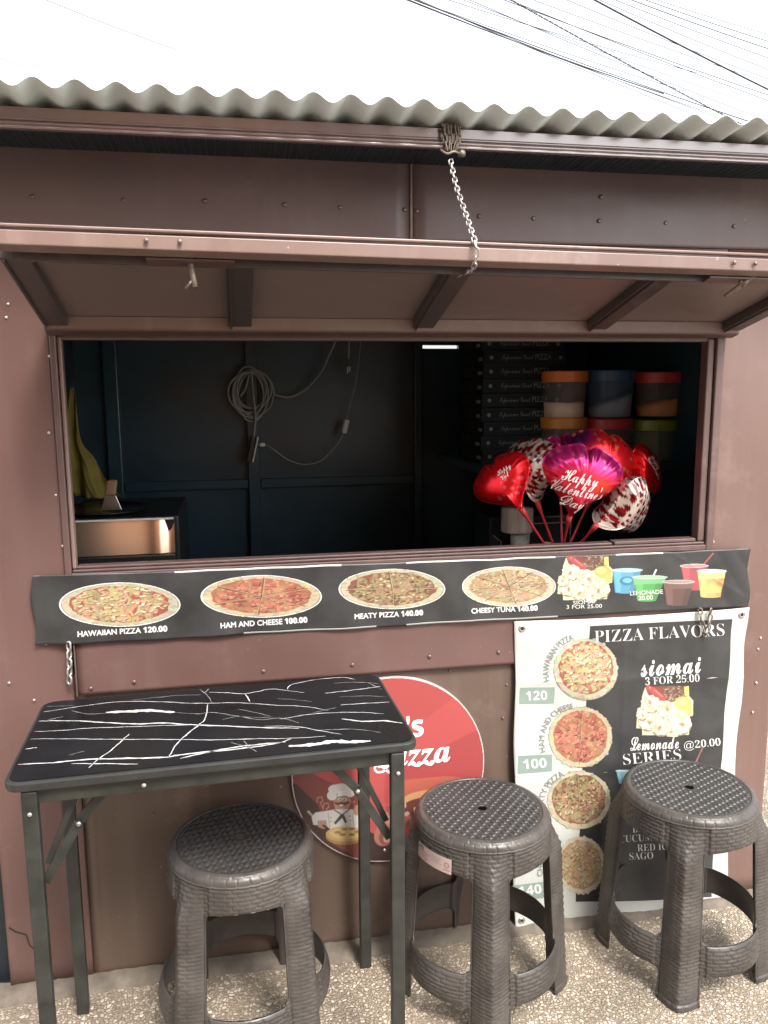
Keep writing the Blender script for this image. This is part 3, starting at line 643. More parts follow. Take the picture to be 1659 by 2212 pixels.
m5, m5t, m6, m6t = mapper(D5, ban_y, .0006), mapper(D5, ban_y, .0012), mapper(D6, ban_y, .0006), mapper(D6, ban_y, .0012)
for mm, cx, cy, rx, ry, kd, sd in ((m5, 418, 243, 267, 97, 'haw', 1), (m5, 1040, 207, 266, 93, 'ham', 2), (m6, 0, 216, 234, 88, 'meat', 3), (m6, 515, 205, 206, 88, 'tuna', 4)):
    cv = Canvas(cx - rx - 4, cy - ry - 4, cx + rx + 4, cy + ry + 4, 2.0); pizza(cv, cx, cy, rx, ry, kd, seed=sd); cv.mesh('pizza_picture', mm, ban)
cv = Canvas(722, 66, 980, 284, 1.8); siomai_pic(cv, 728, 72, 972, 265); cv.mesh('dumpling_picture', m6, ban)
cv = Canvas(960, 50, 1480, 304, 2.0)
cup_pic(cv, (970, 136), (1100, 130), (982, 230), (1062, 230), (46, 166, 206), (150, 206, 214)); cv.ell(1035, 180, 34, 20, (30, 128, 168)); cv.ell(1035, 178, 20, 11, (80, 190, 220))
cup_pic(cv, (1060, 168), (1208, 160), (1078, 266), (1162, 264), (66, 178, 66), (150, 216, 150), foam=(110, 196, 120), straw=((1150, 160), (1162, 132), (220, 230, 220)))
cup_pic(cv, (1270, 116), (1390, 112), (1288, 218), (1374, 214), (186, 52, 66), (206, 120, 124), straw=((1372, 108), (1412, 60), (176, 74, 76)))
cup_pic(cv, (1194, 186), (1328, 182), (1207, 286), (1300, 283), (112, 78, 70), (178, 140, 124), foam=(132, 94, 84))
cup_pic(cv, (1346, 142), (1468, 132), (1358, 250), (1448, 248), (236, 172, 58), (246, 238, 200), foam=(244, 226, 96)); cv.poly([(1356, 214), (1404, 190), (1452, 208), (1448, 232), (1362, 236)], (242, 190, 60))
cv.mesh('drinks_picture', m6, ban)
for t, a, c, mp_, cap in (('HAWAIIAN PIZZA 120.00', (235, 383), (627, 360), m5t, 23), ('HAM AND CHEESE 100.00', (863, 346), (1243, 321), m5t, 23),
                          ('CHEESY TUNA 140.00', (350, 322), (640, 309), m6t, 21)):
    lettering(t, 'mix', a, c, cap, mp_, ban, INKW, weight=0.032)
lettering('MEATY PIZZA 140.00', 'mix', (1452, 306), (1752, 289), 22, m5t, ban, INKW, weight=0.032)
for t, a, c, cap in (('SIOMAI', (797, 284), (893, 278), 16), ('3 FOR 25.00', (768, 303), (925, 298), 16), ('LEMONADE', (1047, 243), (1192, 236), 18), ('20.00', (1083, 264), (1148, 261), 18)):
    lettering(t, 'plain', a, c, cap, m6t, ban, INKW, weight=0.006)

# ---- poster
def pos_y(x, z):
    x = np.asarray(x); z = np.asarray(z)
    y = -0.0155 - 0.0042 * np.sin(x * 13 + z * 5) * np.sin(z * 9 + 1.0) * (1 - .6 * np.clip((z - .7) / .15, 0, 1)) - 0.0022 * np.sin(z * 31 + x * 7) * np.sin(x * 9)
    y = y - 0.003 * np.sin((x - .67) * 30 + z * 22) * np.clip((.83 - z) / .1, 0, 1) * np.exp(-((z - .77) / .05) ** 2)
    for a_, b_, c_, h_ in ((.05, 1, .725, .0016), (-.03, 1, .395, .0014), (1, .02, .985, .0011), (.5, 1, 1.235, .0012), (-.35, 1, .43, .0010)):
        y = y - h_ * np.exp(-np.abs(a_ * x + b_ * z - c_) / .007)
    return np.minimum(y - 0.010 * np.clip((0.10 - z) / 0.1, 0, 1) ** 2, -.0115)
pos = thing('menu_poster', 'white and black poster of pizza flavours fixed low at the right of the stall', 'poster', (0, 0, 0))
PD = lambda x, y: (1084.3 + x * .34646, 1287.6 + y * .34646); QD = lambda x, y: (847.1 + x * .48939, 1626.5 + y * .48939)
pA, pB, pC, pT = (mapper(PD, pos_y, k) for k in (.0005, .0010, .0010, .0016)); qB, qT = mapper(QD, pos_y, .0010), mapper(QD, pos_y, .0016)
nx, ny = 110, 150; U, Vt = np.meshgrid(np.linspace(0, 1, nx), np.linspace(0, 1, ny))
P4 = ((.672, .8515), (1.3155, .8505), (.684, .006), (1.306, .012))
X = (P4[0][0] * (1 - U) + P4[1][0] * U) * Vt + (P4[2][0] * (1 - U) + P4[3][0] * U) * (1 - Vt); Z = (P4[0][1] * (1 - U) + P4[1][1] * U - .006 * np.sin(np.pi * U)) * Vt + (P4[2][1] * (1 - U) + P4[3][1] * U + .006 * np.sin(U * 9)) * (1 - Vt)
X += .0035 * np.sin(Z * 24) * (U > .995) + .0025 * np.sin(Z * 19 + 1) * (U < .005)
Vv = np.stack([X, pos_y(X, Z), Z], -1).reshape(-1, 3); V2, F2 = solid(Vv, grid_faces(nx, ny), np.array([0, 0.0007, 0])); link('sheet', mesh_np('sheet', V2, F2), pos, [TARP_W], smooth=True)
# printed dark panel
def patch(name, quad, mp_, m, n=50):
    U, Vt = np.meshgrid(np.linspace(0, 1, n), np.linspace(0, 1, n)); q = [np.array(k, float) for k in quad]
    P = (q[0][None, None] * (1 - U)[..., None] + q[1] * U[..., None]) * (1 - Vt)[..., None] + (q[3] * (1 - U)[..., None] + q[2] * U[..., None]) * Vt[..., None]
    return link(name, mesh_np(name, mp_(P[..., 0].ravel(), P[..., 1].ravel()), grid_faces(n, n)[:, ::-1]), pos, [m], smooth=True)
patch('dark_panel', [(548, 186), (1434, 142), (1302, 1870), (459, 1905)], pA, TARP_D, 90)
for kd, cx, cy, rx, ry, mp_, sd, th in (('haw', 520, 450, 208, 196, pB, 11, 10), ('ham', 490, 880, 206, 198, pB, 12, 0), ('meat', 480, 1270, 206, 188, pB, 13, 0)):
    cv = Canvas(cx - rx - 6, cy - ry - 6, cx + rx + 6, cy + ry + 16, 3.0); pizza(cv, cx, cy, rx, ry, kd, glow=False, thick=th, seed=sd); cv.mesh('pizza_picture', mp_, pos)
cv = Canvas(716, 356, 950, 636, 2.4); pizza(cv, 832, 494, 112, 134, 'tuna', glow=False, seed=14); cv.mesh('pizza_picture', qB, pos)
cv = Canvas(830, 552, 1200, 874, 2.6); siomai_pic(cv, 836, 560, 1194, 866, seed=5); cv.mesh('dumpling_picture', pB, pos)
cv = Canvas(700, 930, 1260, 1500, 4)
cup_pic(cv, (712, 1092), (800, 1088), (732, 1170), (790, 1168), (96, 170, 186), (170, 206, 210)); cv.mesh('drinks_picture', pB, pos); cv = Canvas(1000, 930, 1260, 1300, 4)
cv.line([(1242, 940), (1180, 1080)], 13, (150, 92, 84)); cup_pic(cv, (1060, 1090), (1230, 1086), (1085, 1260), (1205, 1255), (176, 50, 62), (206, 120, 124))
cv.mesh('drinks_picture', pB, pos)
for (q, t, a, c) in (([(112, 570), (326, 564), (322, 666), (108, 672)], '120', (150, 650), (280, 643)), ([(99, 992), (311, 984), (308, 1088), (95, 1100)], '100', (130, 1073), (276, 1062))):
    patch('price_box', q, pB, INKGREEN, 8); lettering(t, 'sansb', a, c, 56, pT, pos, INKW)
patch('price_box', [(76, 1392), (285, 1384), (282, 1488), (72, 1498)], pB, INKGREEN, 8); lettering('140', 'sansb', (108, 1472), (256, 1462), 56, pT, pos, INKW)
q4 = [(530, 585), (673, 570), (671, 640), (527, 655)]; u4 = [((847.1 + x * .48939 - 1084.3) / .34646, (1626.5 + y * .48939 - 1287.6) / .34646) for x, y in q4]
patch('price_box', u4, pB, INKGREEN, 8); lettering('140', 'sansb', (560, 629), (661, 618), 38, qT, pos, INKW)
lettering('PIZZA FLAVORS', 'serif', (578, 290), (1385, 244), 74, pT, pos, INKW, weight=-0.012)
lettering('siomai', 'script', (868, 502), (1240, 474), 140, pT, pos, INKW, weight=0.010)
lettering('3 FOR 25.00', 'serif', (895, 556), (1228, 531), 46, pT, pos, INKW, weight=-0.010)
lettering('Lemonade', 'script', (800, 962), (1095, 942), 88, pT, pos, INKW, weight=0.008)
lettering('@20.00', 'serif', (1128, 946), (1358, 926), 44, pT, pos, INKW, weight=-0.010)
lettering('SERIES', 'serif', (758, 1052), (1112, 1012), 66, pT, pos, INKW, weight=-0.014)
for t, a, c in (('BLUE', (1060, 350), (1160, 344)), ('CUCUMBER', (1000, 392), (1232, 380)), ('RED ICE', (1080, 431), (1240, 424)), ('SAGO', (1045, 468), (1150, 463))):
    lettering(t, 'serif', a, c, 30, qT, pos, INKW, weight=-0.012)
for t, arc, mp_, cap in (('HAWAIIAN PIZZA', (520, 450, 197, 112, 238, 192), pT, 38), ('HAM AND CHEESE', (490, 880, 201, 104, 236, 184), pT, 36), ('MEATY PIZZA', (480, 1270, 203, 121, 236, 176), pT, 38), ('CHEESY TUNA', (832, 494, 196, 128, 172, 134), qT, 25)):
    lettering(t, 'plain', None, None, cap, mp_, pos, INKG, arc=arc, weight=0.004)
for x, z in ((.690, .832), (1.297, .832), (.704, .028), (1.290, .030)):
    b = MB(); b.lathe([(.0045, 0), (.0095, 0), (.0095, .0012), (.007, .002), (.0045, .0015)], n=18, capb=False, capt=False); b.lathe([(.0045, .0002), (.001, .0003)], n=18, mi=1)
    q = b.build('grommet', [STEEL, DARKGAP], pos, smooth=True); q.rotation_euler = (R_(90), 0, 0); q.location = (x, float(pos_y(x, z)) - .0004, z)

# ---- round sign
sg = thing('round_sign', 'round red sign with a chef drawing fixed to the wall behind the black table', 'sign', (0, 0, 0))
SX, SZ, SR = .3535, .480, .2455
b = MB(); nseg = 96
b.add([(SX + SR * math.cos(2 * math.pi * i / nseg), y_, SZ + SR * math.sin(2 * math.pi * i / nseg)) for y_ in (-.008, .0035) for i in range(nseg)], [tuple(range(nseg)), tuple(range(2 * nseg - 1, nseg - 1, -1))] + [(i, nseg + i, nseg + (i + 1) % nseg, (i + 1) % nseg) for i in range(nseg)])
RIM = mat('white_sign_rim', (0.48, 0.42, 0.40), 0.4); b.build('board', RIM, sg)
D7 = lambda x, y: (596.4 + x * .29414, 1443.5 + y * .29414); sgy = lambda x, z: np.full(np.shape(x), -0.008)
s7, s7t = mapper(D7, sgy, .0006), mapper(D7, sgy, .0013)
cv = Canvas(70, 40, 1560, 1560, 4.0)
big = [(0, 0), (1700, 0), (1700, 1700), (0, 1700)]
cv.poly(big, (208, 44, 40))
cv.poly([(0, 560), (700, 700), (1300, 230), (1700, 0), (1700, -10), (900, 0), (0, 0)], (198, 40, 36)); cv.poly([(800, 800), (1560, 420), (1700, 900), (1700, 1200), (800, 1000)], (190, 36, 32))
cv.poly([(90, 700), (220, 760), (640, 960), (640, 1600), (0, 1600), (0, 700)], (150, 54, 44)); cv.poly([(0, 820), (150, 860), (300, 1000), (420, 1300), (620, 1420), (1700, 1500), (1700, 1700), (0, 1700)], (84, 52, 44))
cv.poly([(640, 1190), (900, 1300), (1600, 1300), (1600, 1700), (600, 1700)], (72, 48, 42))
cv.poly([(930, 830), (1250, 800), (1560, 830), (1560, 1000), (930, 980)], (206, 78, 34)); cv.ell(1180, 1010, 270, 110, (224, 150, 70)); cv.ell(1180, 1050, 260, 100, (120, 46, 34))
for k in range(70):
    cv.ell(rng.uniform(740, 1350), rng.uniform(1010, 1290), rng.uniform(14, 40), rng.uniform(9, 24), rng.choice([(196, 90, 84), (150, 60, 56), (206, 140, 110), (168, 52, 70), (120, 120, 70), (214, 160, 120)]), rng.uniform(0, 3))
cv.ell(800, 1230, 72, 90, (190, 110, 84), .5); cv.ell(815, 1240, 52, 70, (150, 70, 52), .5); cv.ell(825, 1250, 30, 46, (206, 140, 108), .5)
# chef
sk_, co, ol = (206, 140, 100), (226, 222, 212), (96, 60, 46)
for cx, cy in ((330, 985), (375, 1030)):
    cv.line([(cx - 28 + 0, cy + 10), (cx - 22, cy - 26), (cx + 8, cy - 30), (cx + 16, cy), (cx - 4, cy + 12), (cx + 20, cy + 60)], 7, (214, 150, 130), op=.8)
cv.line([(238, 1062), (340, 1170)], 16, (196, 180, 160))
cv.poly([(262, 1100), (290, 1068), (430, 1046), (560, 1046), (630, 1090), (644, 1180), (640, 1200), (380, 1190), (330, 1165), (275, 1160)], co)
cv.line([(262, 1100), (290, 1068), (430, 1046)], 5, ol, .6); cv.line([(385, 1075), (395, 1180)], 5, (150, 140, 130)); cv.line([(565, 1080), (575, 1185)], 5, (150, 140, 130))
for (x, y) in ((404, 1108), (404, 1136), (545, 1096), (548, 1128)): cv.ell(x, y, 5, 5, (90, 80, 74))
cv.ell(600, 1052, 30, 40, sk_, .5); cv.line([(590, 1030), (576, 990)], 15, sk_); cv.line([(612, 1025), (622, 985)], 13, sk_); cv.line([(622, 1032), (640, 996)], 12, sk_); cv.ell(588, 1002, 14, 14, (150, 60, 46))
cv.ell(486, 995, 60, 72, sk_); cv.ell(484, 1032, 48, 40, sk_); cv.ell(541, 985, 13, 20, sk_)
cv.ell(470, 973, 13, 10, (240, 236, 226)); cv.ell(505, 970, 13, 10, (240, 236, 226)); cv.ell(472, 974, 6, 7, (50, 34, 28)); cv.ell(503, 971, 6, 7, (50, 34, 28))
cv.line([(452, 955), (482, 952)], 6, (64, 40, 30)); cv.line([(494, 950), (524, 954)], 6, (64, 40, 30)); cv.ell(486, 990, 14, 12, (214, 128, 92))
cv.line([(438, 1000), (456, 1006), (484, 1000), (514, 1004), (536, 994)], 15, (96, 56, 34)); cv.ell(482, 1020, 20, 9, (240, 232, 222)); cv.line([(458, 1016), (482, 1030), (506, 1014)], 5, (130, 50, 40))
cv.poly([(430, 1046), (540, 1044), (520, 1070), (486, 1082), (450, 1072)], (226, 222, 214)); cv.line([(432, 1052), (486, 1086), (540, 1048)], 8, (70, 62, 62)); cv.poly([(478, 1082), (500, 1080), (524, 1140), (510, 1150), (488, 1110), (440, 1158), (426, 1146)], (78, 68, 66))
cv.poly([(450, 955), (456, 905), (520, 898), (540, 948), (500, 944)], (232, 228, 220)); cv.line([(456, 905), (450, 955)], 4, (150, 140, 130)); cv.line([(520, 900), (540, 948)], 4, (150, 140, 130))
for (x, y, rx, ry) in ((412, 945, 36, 36), (430, 900, 44, 36), (480, 890, 62, 34), (545, 915, 40, 42), (500, 912, 60, 30)): cv.ell(x, y, rx, ry, (228, 224, 216))
cv.poly([(452, 955), (458, 912), (522, 905), (538, 950), (498, 946)], (240, 236, 228))
cv.poly([(305, 1130), (370, 1125), (382, 1180), (350, 1190), (310, 1175)], (206, 150, 112)); cv.line([(350, 1165), (400, 1200)], 16, (60, 40, 34))
cv.ell(505, 1245, 138, 62, (188, 140, 40)); cv.ell(505, 1228, 138, 56, (218, 172, 62)); cv.ell(512, 1222, 120, 44, (232, 196, 92))
for (x, y) in ((455, 1215), (505, 1192), (560, 1190), (600, 1212), (560, 1232), (490, 1232)): cv.ell(x, y, 26, 10, (176, 120, 44))
# keep a disc just inside the white rim
V_ = s7(*[a.ravel() for a in np.meshgrid(cv.x0 + np.arange(cv.nx) * cv.step, cv.y0 + np.arange(cv.ny) * cv.step)])
ins = (np.hypot(V_[:, 0] - SX, V_[:, 2] - SZ) < SR - .0018).reshape(cv.ny, cv.nx)
cv.a *= np.repeat(np.repeat(ins, cv.ss, 0), cv.ss, 1); cv.mesh('sign_print', s7, sg, thr=.99)
SIGNW = mat('white_sign_ink', (0.85, 0.83, 0.82), 0.4); SIGNS = mat('dark_sign_outline', (0.20, 0.03, 0.03), 0.5)
lettering("'s", 'sansb', (968, 518), (1086, 500), 150, s7t, sg, SIGNW, weight=.01, shear=.12)
s7s = mapper(D7, sgy, .0010)
lettering('Pizza', 'bolditalic', (762, 746), (1292, 692), 150, s7s, sg, SIGNS, weight=.012); lettering('Pizza', 'bolditalic', (755, 738), (1284, 688), 150, s7t, sg, SIGNW, weight=.012)
b = MB()
sw = [(868, 640), (830, 700), (800, 760), (745, 770), (728, 735), (770, 725), (840, 775), (905, 775)]
pp = smooth_path([tuple(s7t(np.array([x]), np.array([y]))[0]) for x, y in sw], 6)
for a, c in zip(pp[:-1], pp[1:]): b.bar(a, c, .005, .0006, up=(0, 1, 0))
b.build('flourish', SIGNW, sg)
rv = wx(796, 1338 * 0 + 0) if 0 else at(830.5, 1836, -.008)
b = MB(); b.lathe([(.004, 0), (.004, .0015), (.002, .003)], n=12); q = b.build('screw', SCREWL, sg, smooth=True); q.location = (rv[0], -.0085, rv[2]); q.rotation_euler = (R_(90), 0, 0)

# ------------------------------------------------------------------ folding table
TZ = 0.755
tb = thing('folding_table', 'black marble print folding table standing against the stall wall', 'table', (-0.052, -0.256, 0), rot=(0, 0, R_(2.1)))
TW, TD = 0.752, 0.385
def rrect(w_, d_, r, n=8):
    out = []
    for cx, cy, a0 in ((w_ / 2 - r, d_ / 2 - r, 0), (-w_ / 2 + r, d_ / 2 - r, 90), (-w_ / 2 + r, -d_ / 2 + r, 180), (w_ / 2 - r, -d_ / 2 + r, 270)):
        for i in range(n + 1):
            a = R_(a0 + 90 * i / n); out.append((cx + r * math.cos(a), cy + r * math.sin(a)))
    return out
def slab(mb, w_, d_, r, z0, z1, mi=0):
    P = rrect(w_, d_, r); n = len(P)
    mb.add([(x, y, z0) for x, y in P] + [(x, y, z1) for x, y in P], [tuple(range(n - 1, -1, -1)), tuple(range(n, 2 * n))] + [(i, (i + 1) % n, n + (i + 1) % n, n + i) for i in range(n)], mi)
b = MB(); slab(b, TW, TD, .028, TZ - .020, TZ - .0015)
edge = b.build('table_edge', EDGE, tb, bevel=0.004)
b = MB(); slab(b, TW - .014, TD - .014, .024, TZ - .0014, TZ, 0)
inv = Matrix.Rotation(-R_(2.1), 4, 'Z') @ Matrix.Translation((0.052, 0.256, 0))
def vein(pts, w0, w1=None):
    Q = []
    for (x, y) in pts:
        p = inv @ Vector(on(x * .5719, 1389.2 + y * .5719, TZ)); Q.append(Vector((max(-TW / 2 + .012, min(TW / 2 - .012, p.x)), max(-TD / 2 + .010, min(TD / 2 - .010, p.y)), 0)))
    Q = smooth_path(Q, 7); n = len(Q); vs = []; fs = []; rr = rng.random() * 10
    for i, p in enumerate(Q):
        d = (Q[min(i + 1, n - 1)] - Q[max(i - 1, 0)]).normalized(); s_ = Vector((-d.y, d.x, 0)); t = i / (n - 1)
        wq = (w0 + ((w1 or w0) - w0) * t) * (.25 + .75 * math.sin(math.pi * min(1, max(0, t))) ** .5) * (1 + .45 * math.sin(i * 1.7 + rr) * math.sin(i * .61 + rr * 2)) * (.52 if w0 > .01 else .30 if w0 > .0065 else .20) + .0002
        jt = s_ * (0.0005 * math.sin(i * 1.13 + rr) + .0004 * math.sin(i * 2.9 + rr))
        vs += [p + jt + s_ * wq + Vector((0, 0, TZ + .0004)), p + jt - s_ * wq + Vector((0, 0, TZ + .0004))]
    for i in range(n - 1): fs.append((2 * i + 1, 2 * i + 3, 2 * i + 2, 2 * i))
    b.add(vs, fs, 1 if w0 > .0032 else 2)
for pts, w_ in (([(150, 262), (300, 240), (450, 222), (600, 222), (740, 228), (900, 226), (1040, 235), (1150, 240), (1240, 255)], .0045), ([(400, 262), (500, 258), (560, 255), (660, 262)], .012), ([(660, 262), (750, 268), (800, 262), (930, 280), (1030, 280)], .003), ([(270, 255), (330, 268), (420, 264)], .003),
                ([(135, 296), (280, 294), (420, 302), (520, 306), (620, 302), (700, 308), (860, 314), (1000, 320), (1130, 322)], .0075), ([(130, 335), (240, 330), (330, 322), (450, 318), (620, 312), (730, 310)], .004),
                ([(100, 364), (260, 362), (420, 364), (600, 364), (800, 366), (960, 362), (1100, 360), (1230, 352)], .0045), ([(82, 402), (140, 395)], .005), ([(55, 460), (200, 452), (330, 440), (480, 436), (620, 432), (700, 420), (900, 400), (1040, 380), (1100, 362)], .0075),
                ([(680, 436), (790, 412), (900, 392), (1010, 380), (1080, 374)], .007), ([(270, 456), (400, 456), (520, 458)], .006), ([(335, 472), (370, 440), (420, 405), (470, 360), (490, 344)], .005),
                ([(785, 232), (775, 285), (750, 310), (700, 350), (665, 385), (635, 435)], .006), ([(755, 175), (785, 200), (800, 225)], .003), ([(790, 172), (770, 190)], .003), ([(790, 186), (860, 188), (920, 192), (980, 182), (1030, 174), (1150, 188)], .005), ([(925, 190), (945, 222)], .005),
                ([(1085, 176), (1100, 158), (1170, 142), (1190, 136)], .005), ([(1190, 138), (1290, 128), (1340, 138)], .005), ([(1225, 190), (1300, 182), (1380, 172), (1455, 162)], .006), ([(1280, 204), (1380, 200), (1478, 202)], .003), ([(1285, 234), (1380, 228), (1486, 222)], .005), ([(1260, 152), (1350, 148), (1448, 152)], .003),
                ([(1060, 288), (1150, 272), (1240, 264), (1360, 262), (1450, 268)], .004), ([(1290, 286), (1370, 296), (1450, 294), (1530, 302)], .0075), ([(1090, 390), (1180, 384), (1260, 372), (1320, 374), (1400, 370)], .012), ([(1200, 330), (1240, 328), (1340, 326), (1440, 338)], .003),
                ([(1000, 314), (1120, 316), (1200, 330), (1290, 345)], .004), ([(870, 375), (930, 392), (970, 410)], .003), ([(920, 370), (950, 400)], .003), ([(840, 290), (900, 278), (980, 290), (1060, 284), (1130, 302)], .003), ([(500, 215), (600, 205), (680, 198), (760, 196)], .0025), ([(170, 240), (280, 236)], .0025), ([(1050, 210), (1110, 214), (1180, 222)], .0025),
                ([(180, 290), (240, 278)], .0025), ([(900, 250), (960, 262), (1020, 276)], .003), ([(1390, 150), (1450, 176)], .002), ([(1180, 264), (1270, 244)], .002), ([(320, 408), (260, 424)], .002)):
    vein(pts, w_)
b.build('tabletop', [MARBLE, VEIN, VEIN2], tb)
LX, LY = TW / 2 - .050, TD / 2 - .028
b = MB(); b.box(-TW / 2 + .03, TW / 2 - .03, -TD / 2 + .014, -TD / 2 + .034, TZ - .050, TZ - .0205); b.build('apron', BLACKM, tb, bevel=.002)
b = MB(); b.box(-TW / 2 + .03, TW / 2 - .03, TD / 2 - .034, TD / 2 - .014, TZ - .050, TZ - .0205); b.build('apron', BLACKM, tb, bevel=.002)
for sx in (-1, 1):
    b = MB(); b.box(sx * (TW / 2 - .035) - .01, sx * (TW / 2 - .035) + .01, -TD / 2 + .036, TD / 2 - .036, TZ - .045, TZ - .0205); b.build('apron', BLACKM, tb, bevel=.002)
    for sy in (-1, 1):
        x, y = sx * (TW / 2 - .042), sy * (TD / 2 - .028 + .018 * 0)
        if sy < 0: y -= .0
        b = MB(); b.box(x - .0135, x + .0135, y - .010 - (.016 if sy < 0 else -.002), y + .010 - (.016 if sy < 0 else -.002), 0.004, TZ - .0215)
        lg = b.build('leg', BLACKM, tb, bevel=.0025)
        yy = y - (.027 if sy < 0 else -.013)
        b = MB(); b.lathe([(.004, 0), (.004, .002), (.002, .0035)], n=12); q = b.build('rivet', SCREWL, lg, smooth=True); q.location = (x, yy, TZ - .062); q.rotation_euler = (R_(90), 0, 0)
        # folding brace: two flat bars meeting at a knuckle
        yb = y + (.006 if sy < 0 else -.006)
        k0 = Vector((x - sx * .010, yb, TZ - .215)); k1 = Vector((x - sx * .075, yb, TZ - .105)); k2 = Vector((x - sx * .125, yb, TZ - .048))
        b = MB(); b.bar(k0, k1, .005, .017, up=(0, 0, 1)); b.bar(k1 + Vector((0, .006, 0)), k2 + Vector((0, .006, 0)), .005, .017)
        b.bar(k0 + Vector((-sx * .004, .012, .03)), k2 + Vector((sx * .05, .012, 0)), .004, .012)
        br = b.build('brace', BLACKM, tb, bevel=.001)
        b = MB(); b.lathe([(.005, 0), (.005, .003), (.003, .005)], n=10); q = b.build('bolt', STEEL, br, smooth=True); q.location = k1 + Vector((0, -.004, 0)); q.rotation_euler = (R_(90), 0, 0)
b = MB(); b.lathe([(.0045, 0), (.0045, .002), (.002, .004)], n=12); q = b.build('screw', SCREWL, tb, smooth=True); q.rotation_euler = (R_(90), 0, 0); q.location = (-.14, -TD / 2 + .0135, TZ - .036)

# ------------------------------------------------------------------ woven plastic stools
SH = 0.457; HW = R_(14); R0 = .165
def leg_d(th): return np.abs((th + math.pi / 4) % (math.pi / 2) - math.pi / 4)       # angle to the nearest leg centre (legs at 0, 90, 180, 270)
def rect_sd(x, y, hx, hy, r):
    qx = np.abs(x) - hx + r; qy = np.abs(y) - hy + r
    return np.hypot(np.maximum(qx, 0), np.maximum(qy, 0)) + np.minimum(np.maximum(qx, qy), 0) - r
def open_sd(th, z):
    """>0 on plastic, <0 in an opening; metres"""
    g_ = (math.pi / 4 - leg_d(th)) * R0; hx = (math.pi / 4 - HW) * R0 - .003
    topcurve = .372 + .006 * np.cos(g_ / hx * 1.5)
    w_ = rect_sd(g_, z - (topcurve + .152) / 2, hx, (topcurve - .152) / 2, .016)
    lo = rect_sd(g_, z - (-.10 + .080) / 2, hx - .001, .090, .020)
    return np.minimum(w_, lo)
def weave(s, z, row, ln, dep):
    j = np.floor(z / row); fz_ = z / row - j; a = (s / ln + .5 * (j % 2)) % 1.0
    cr = np.sin(np.pi * fz_) ** .38; gap = np.clip(np.abs(a - .5) / .5, 0, 1); body = 1 - np.clip((gap - .84) / .06, 0, 1); tick = np.clip(1 - np.abs(gap - .95) / .05, 0, 1)
    return dep * (cr * body * (.75 + .25 * np.cos((a - .5) * 2.2)) + .75 * tick * np.ones_like(cr))
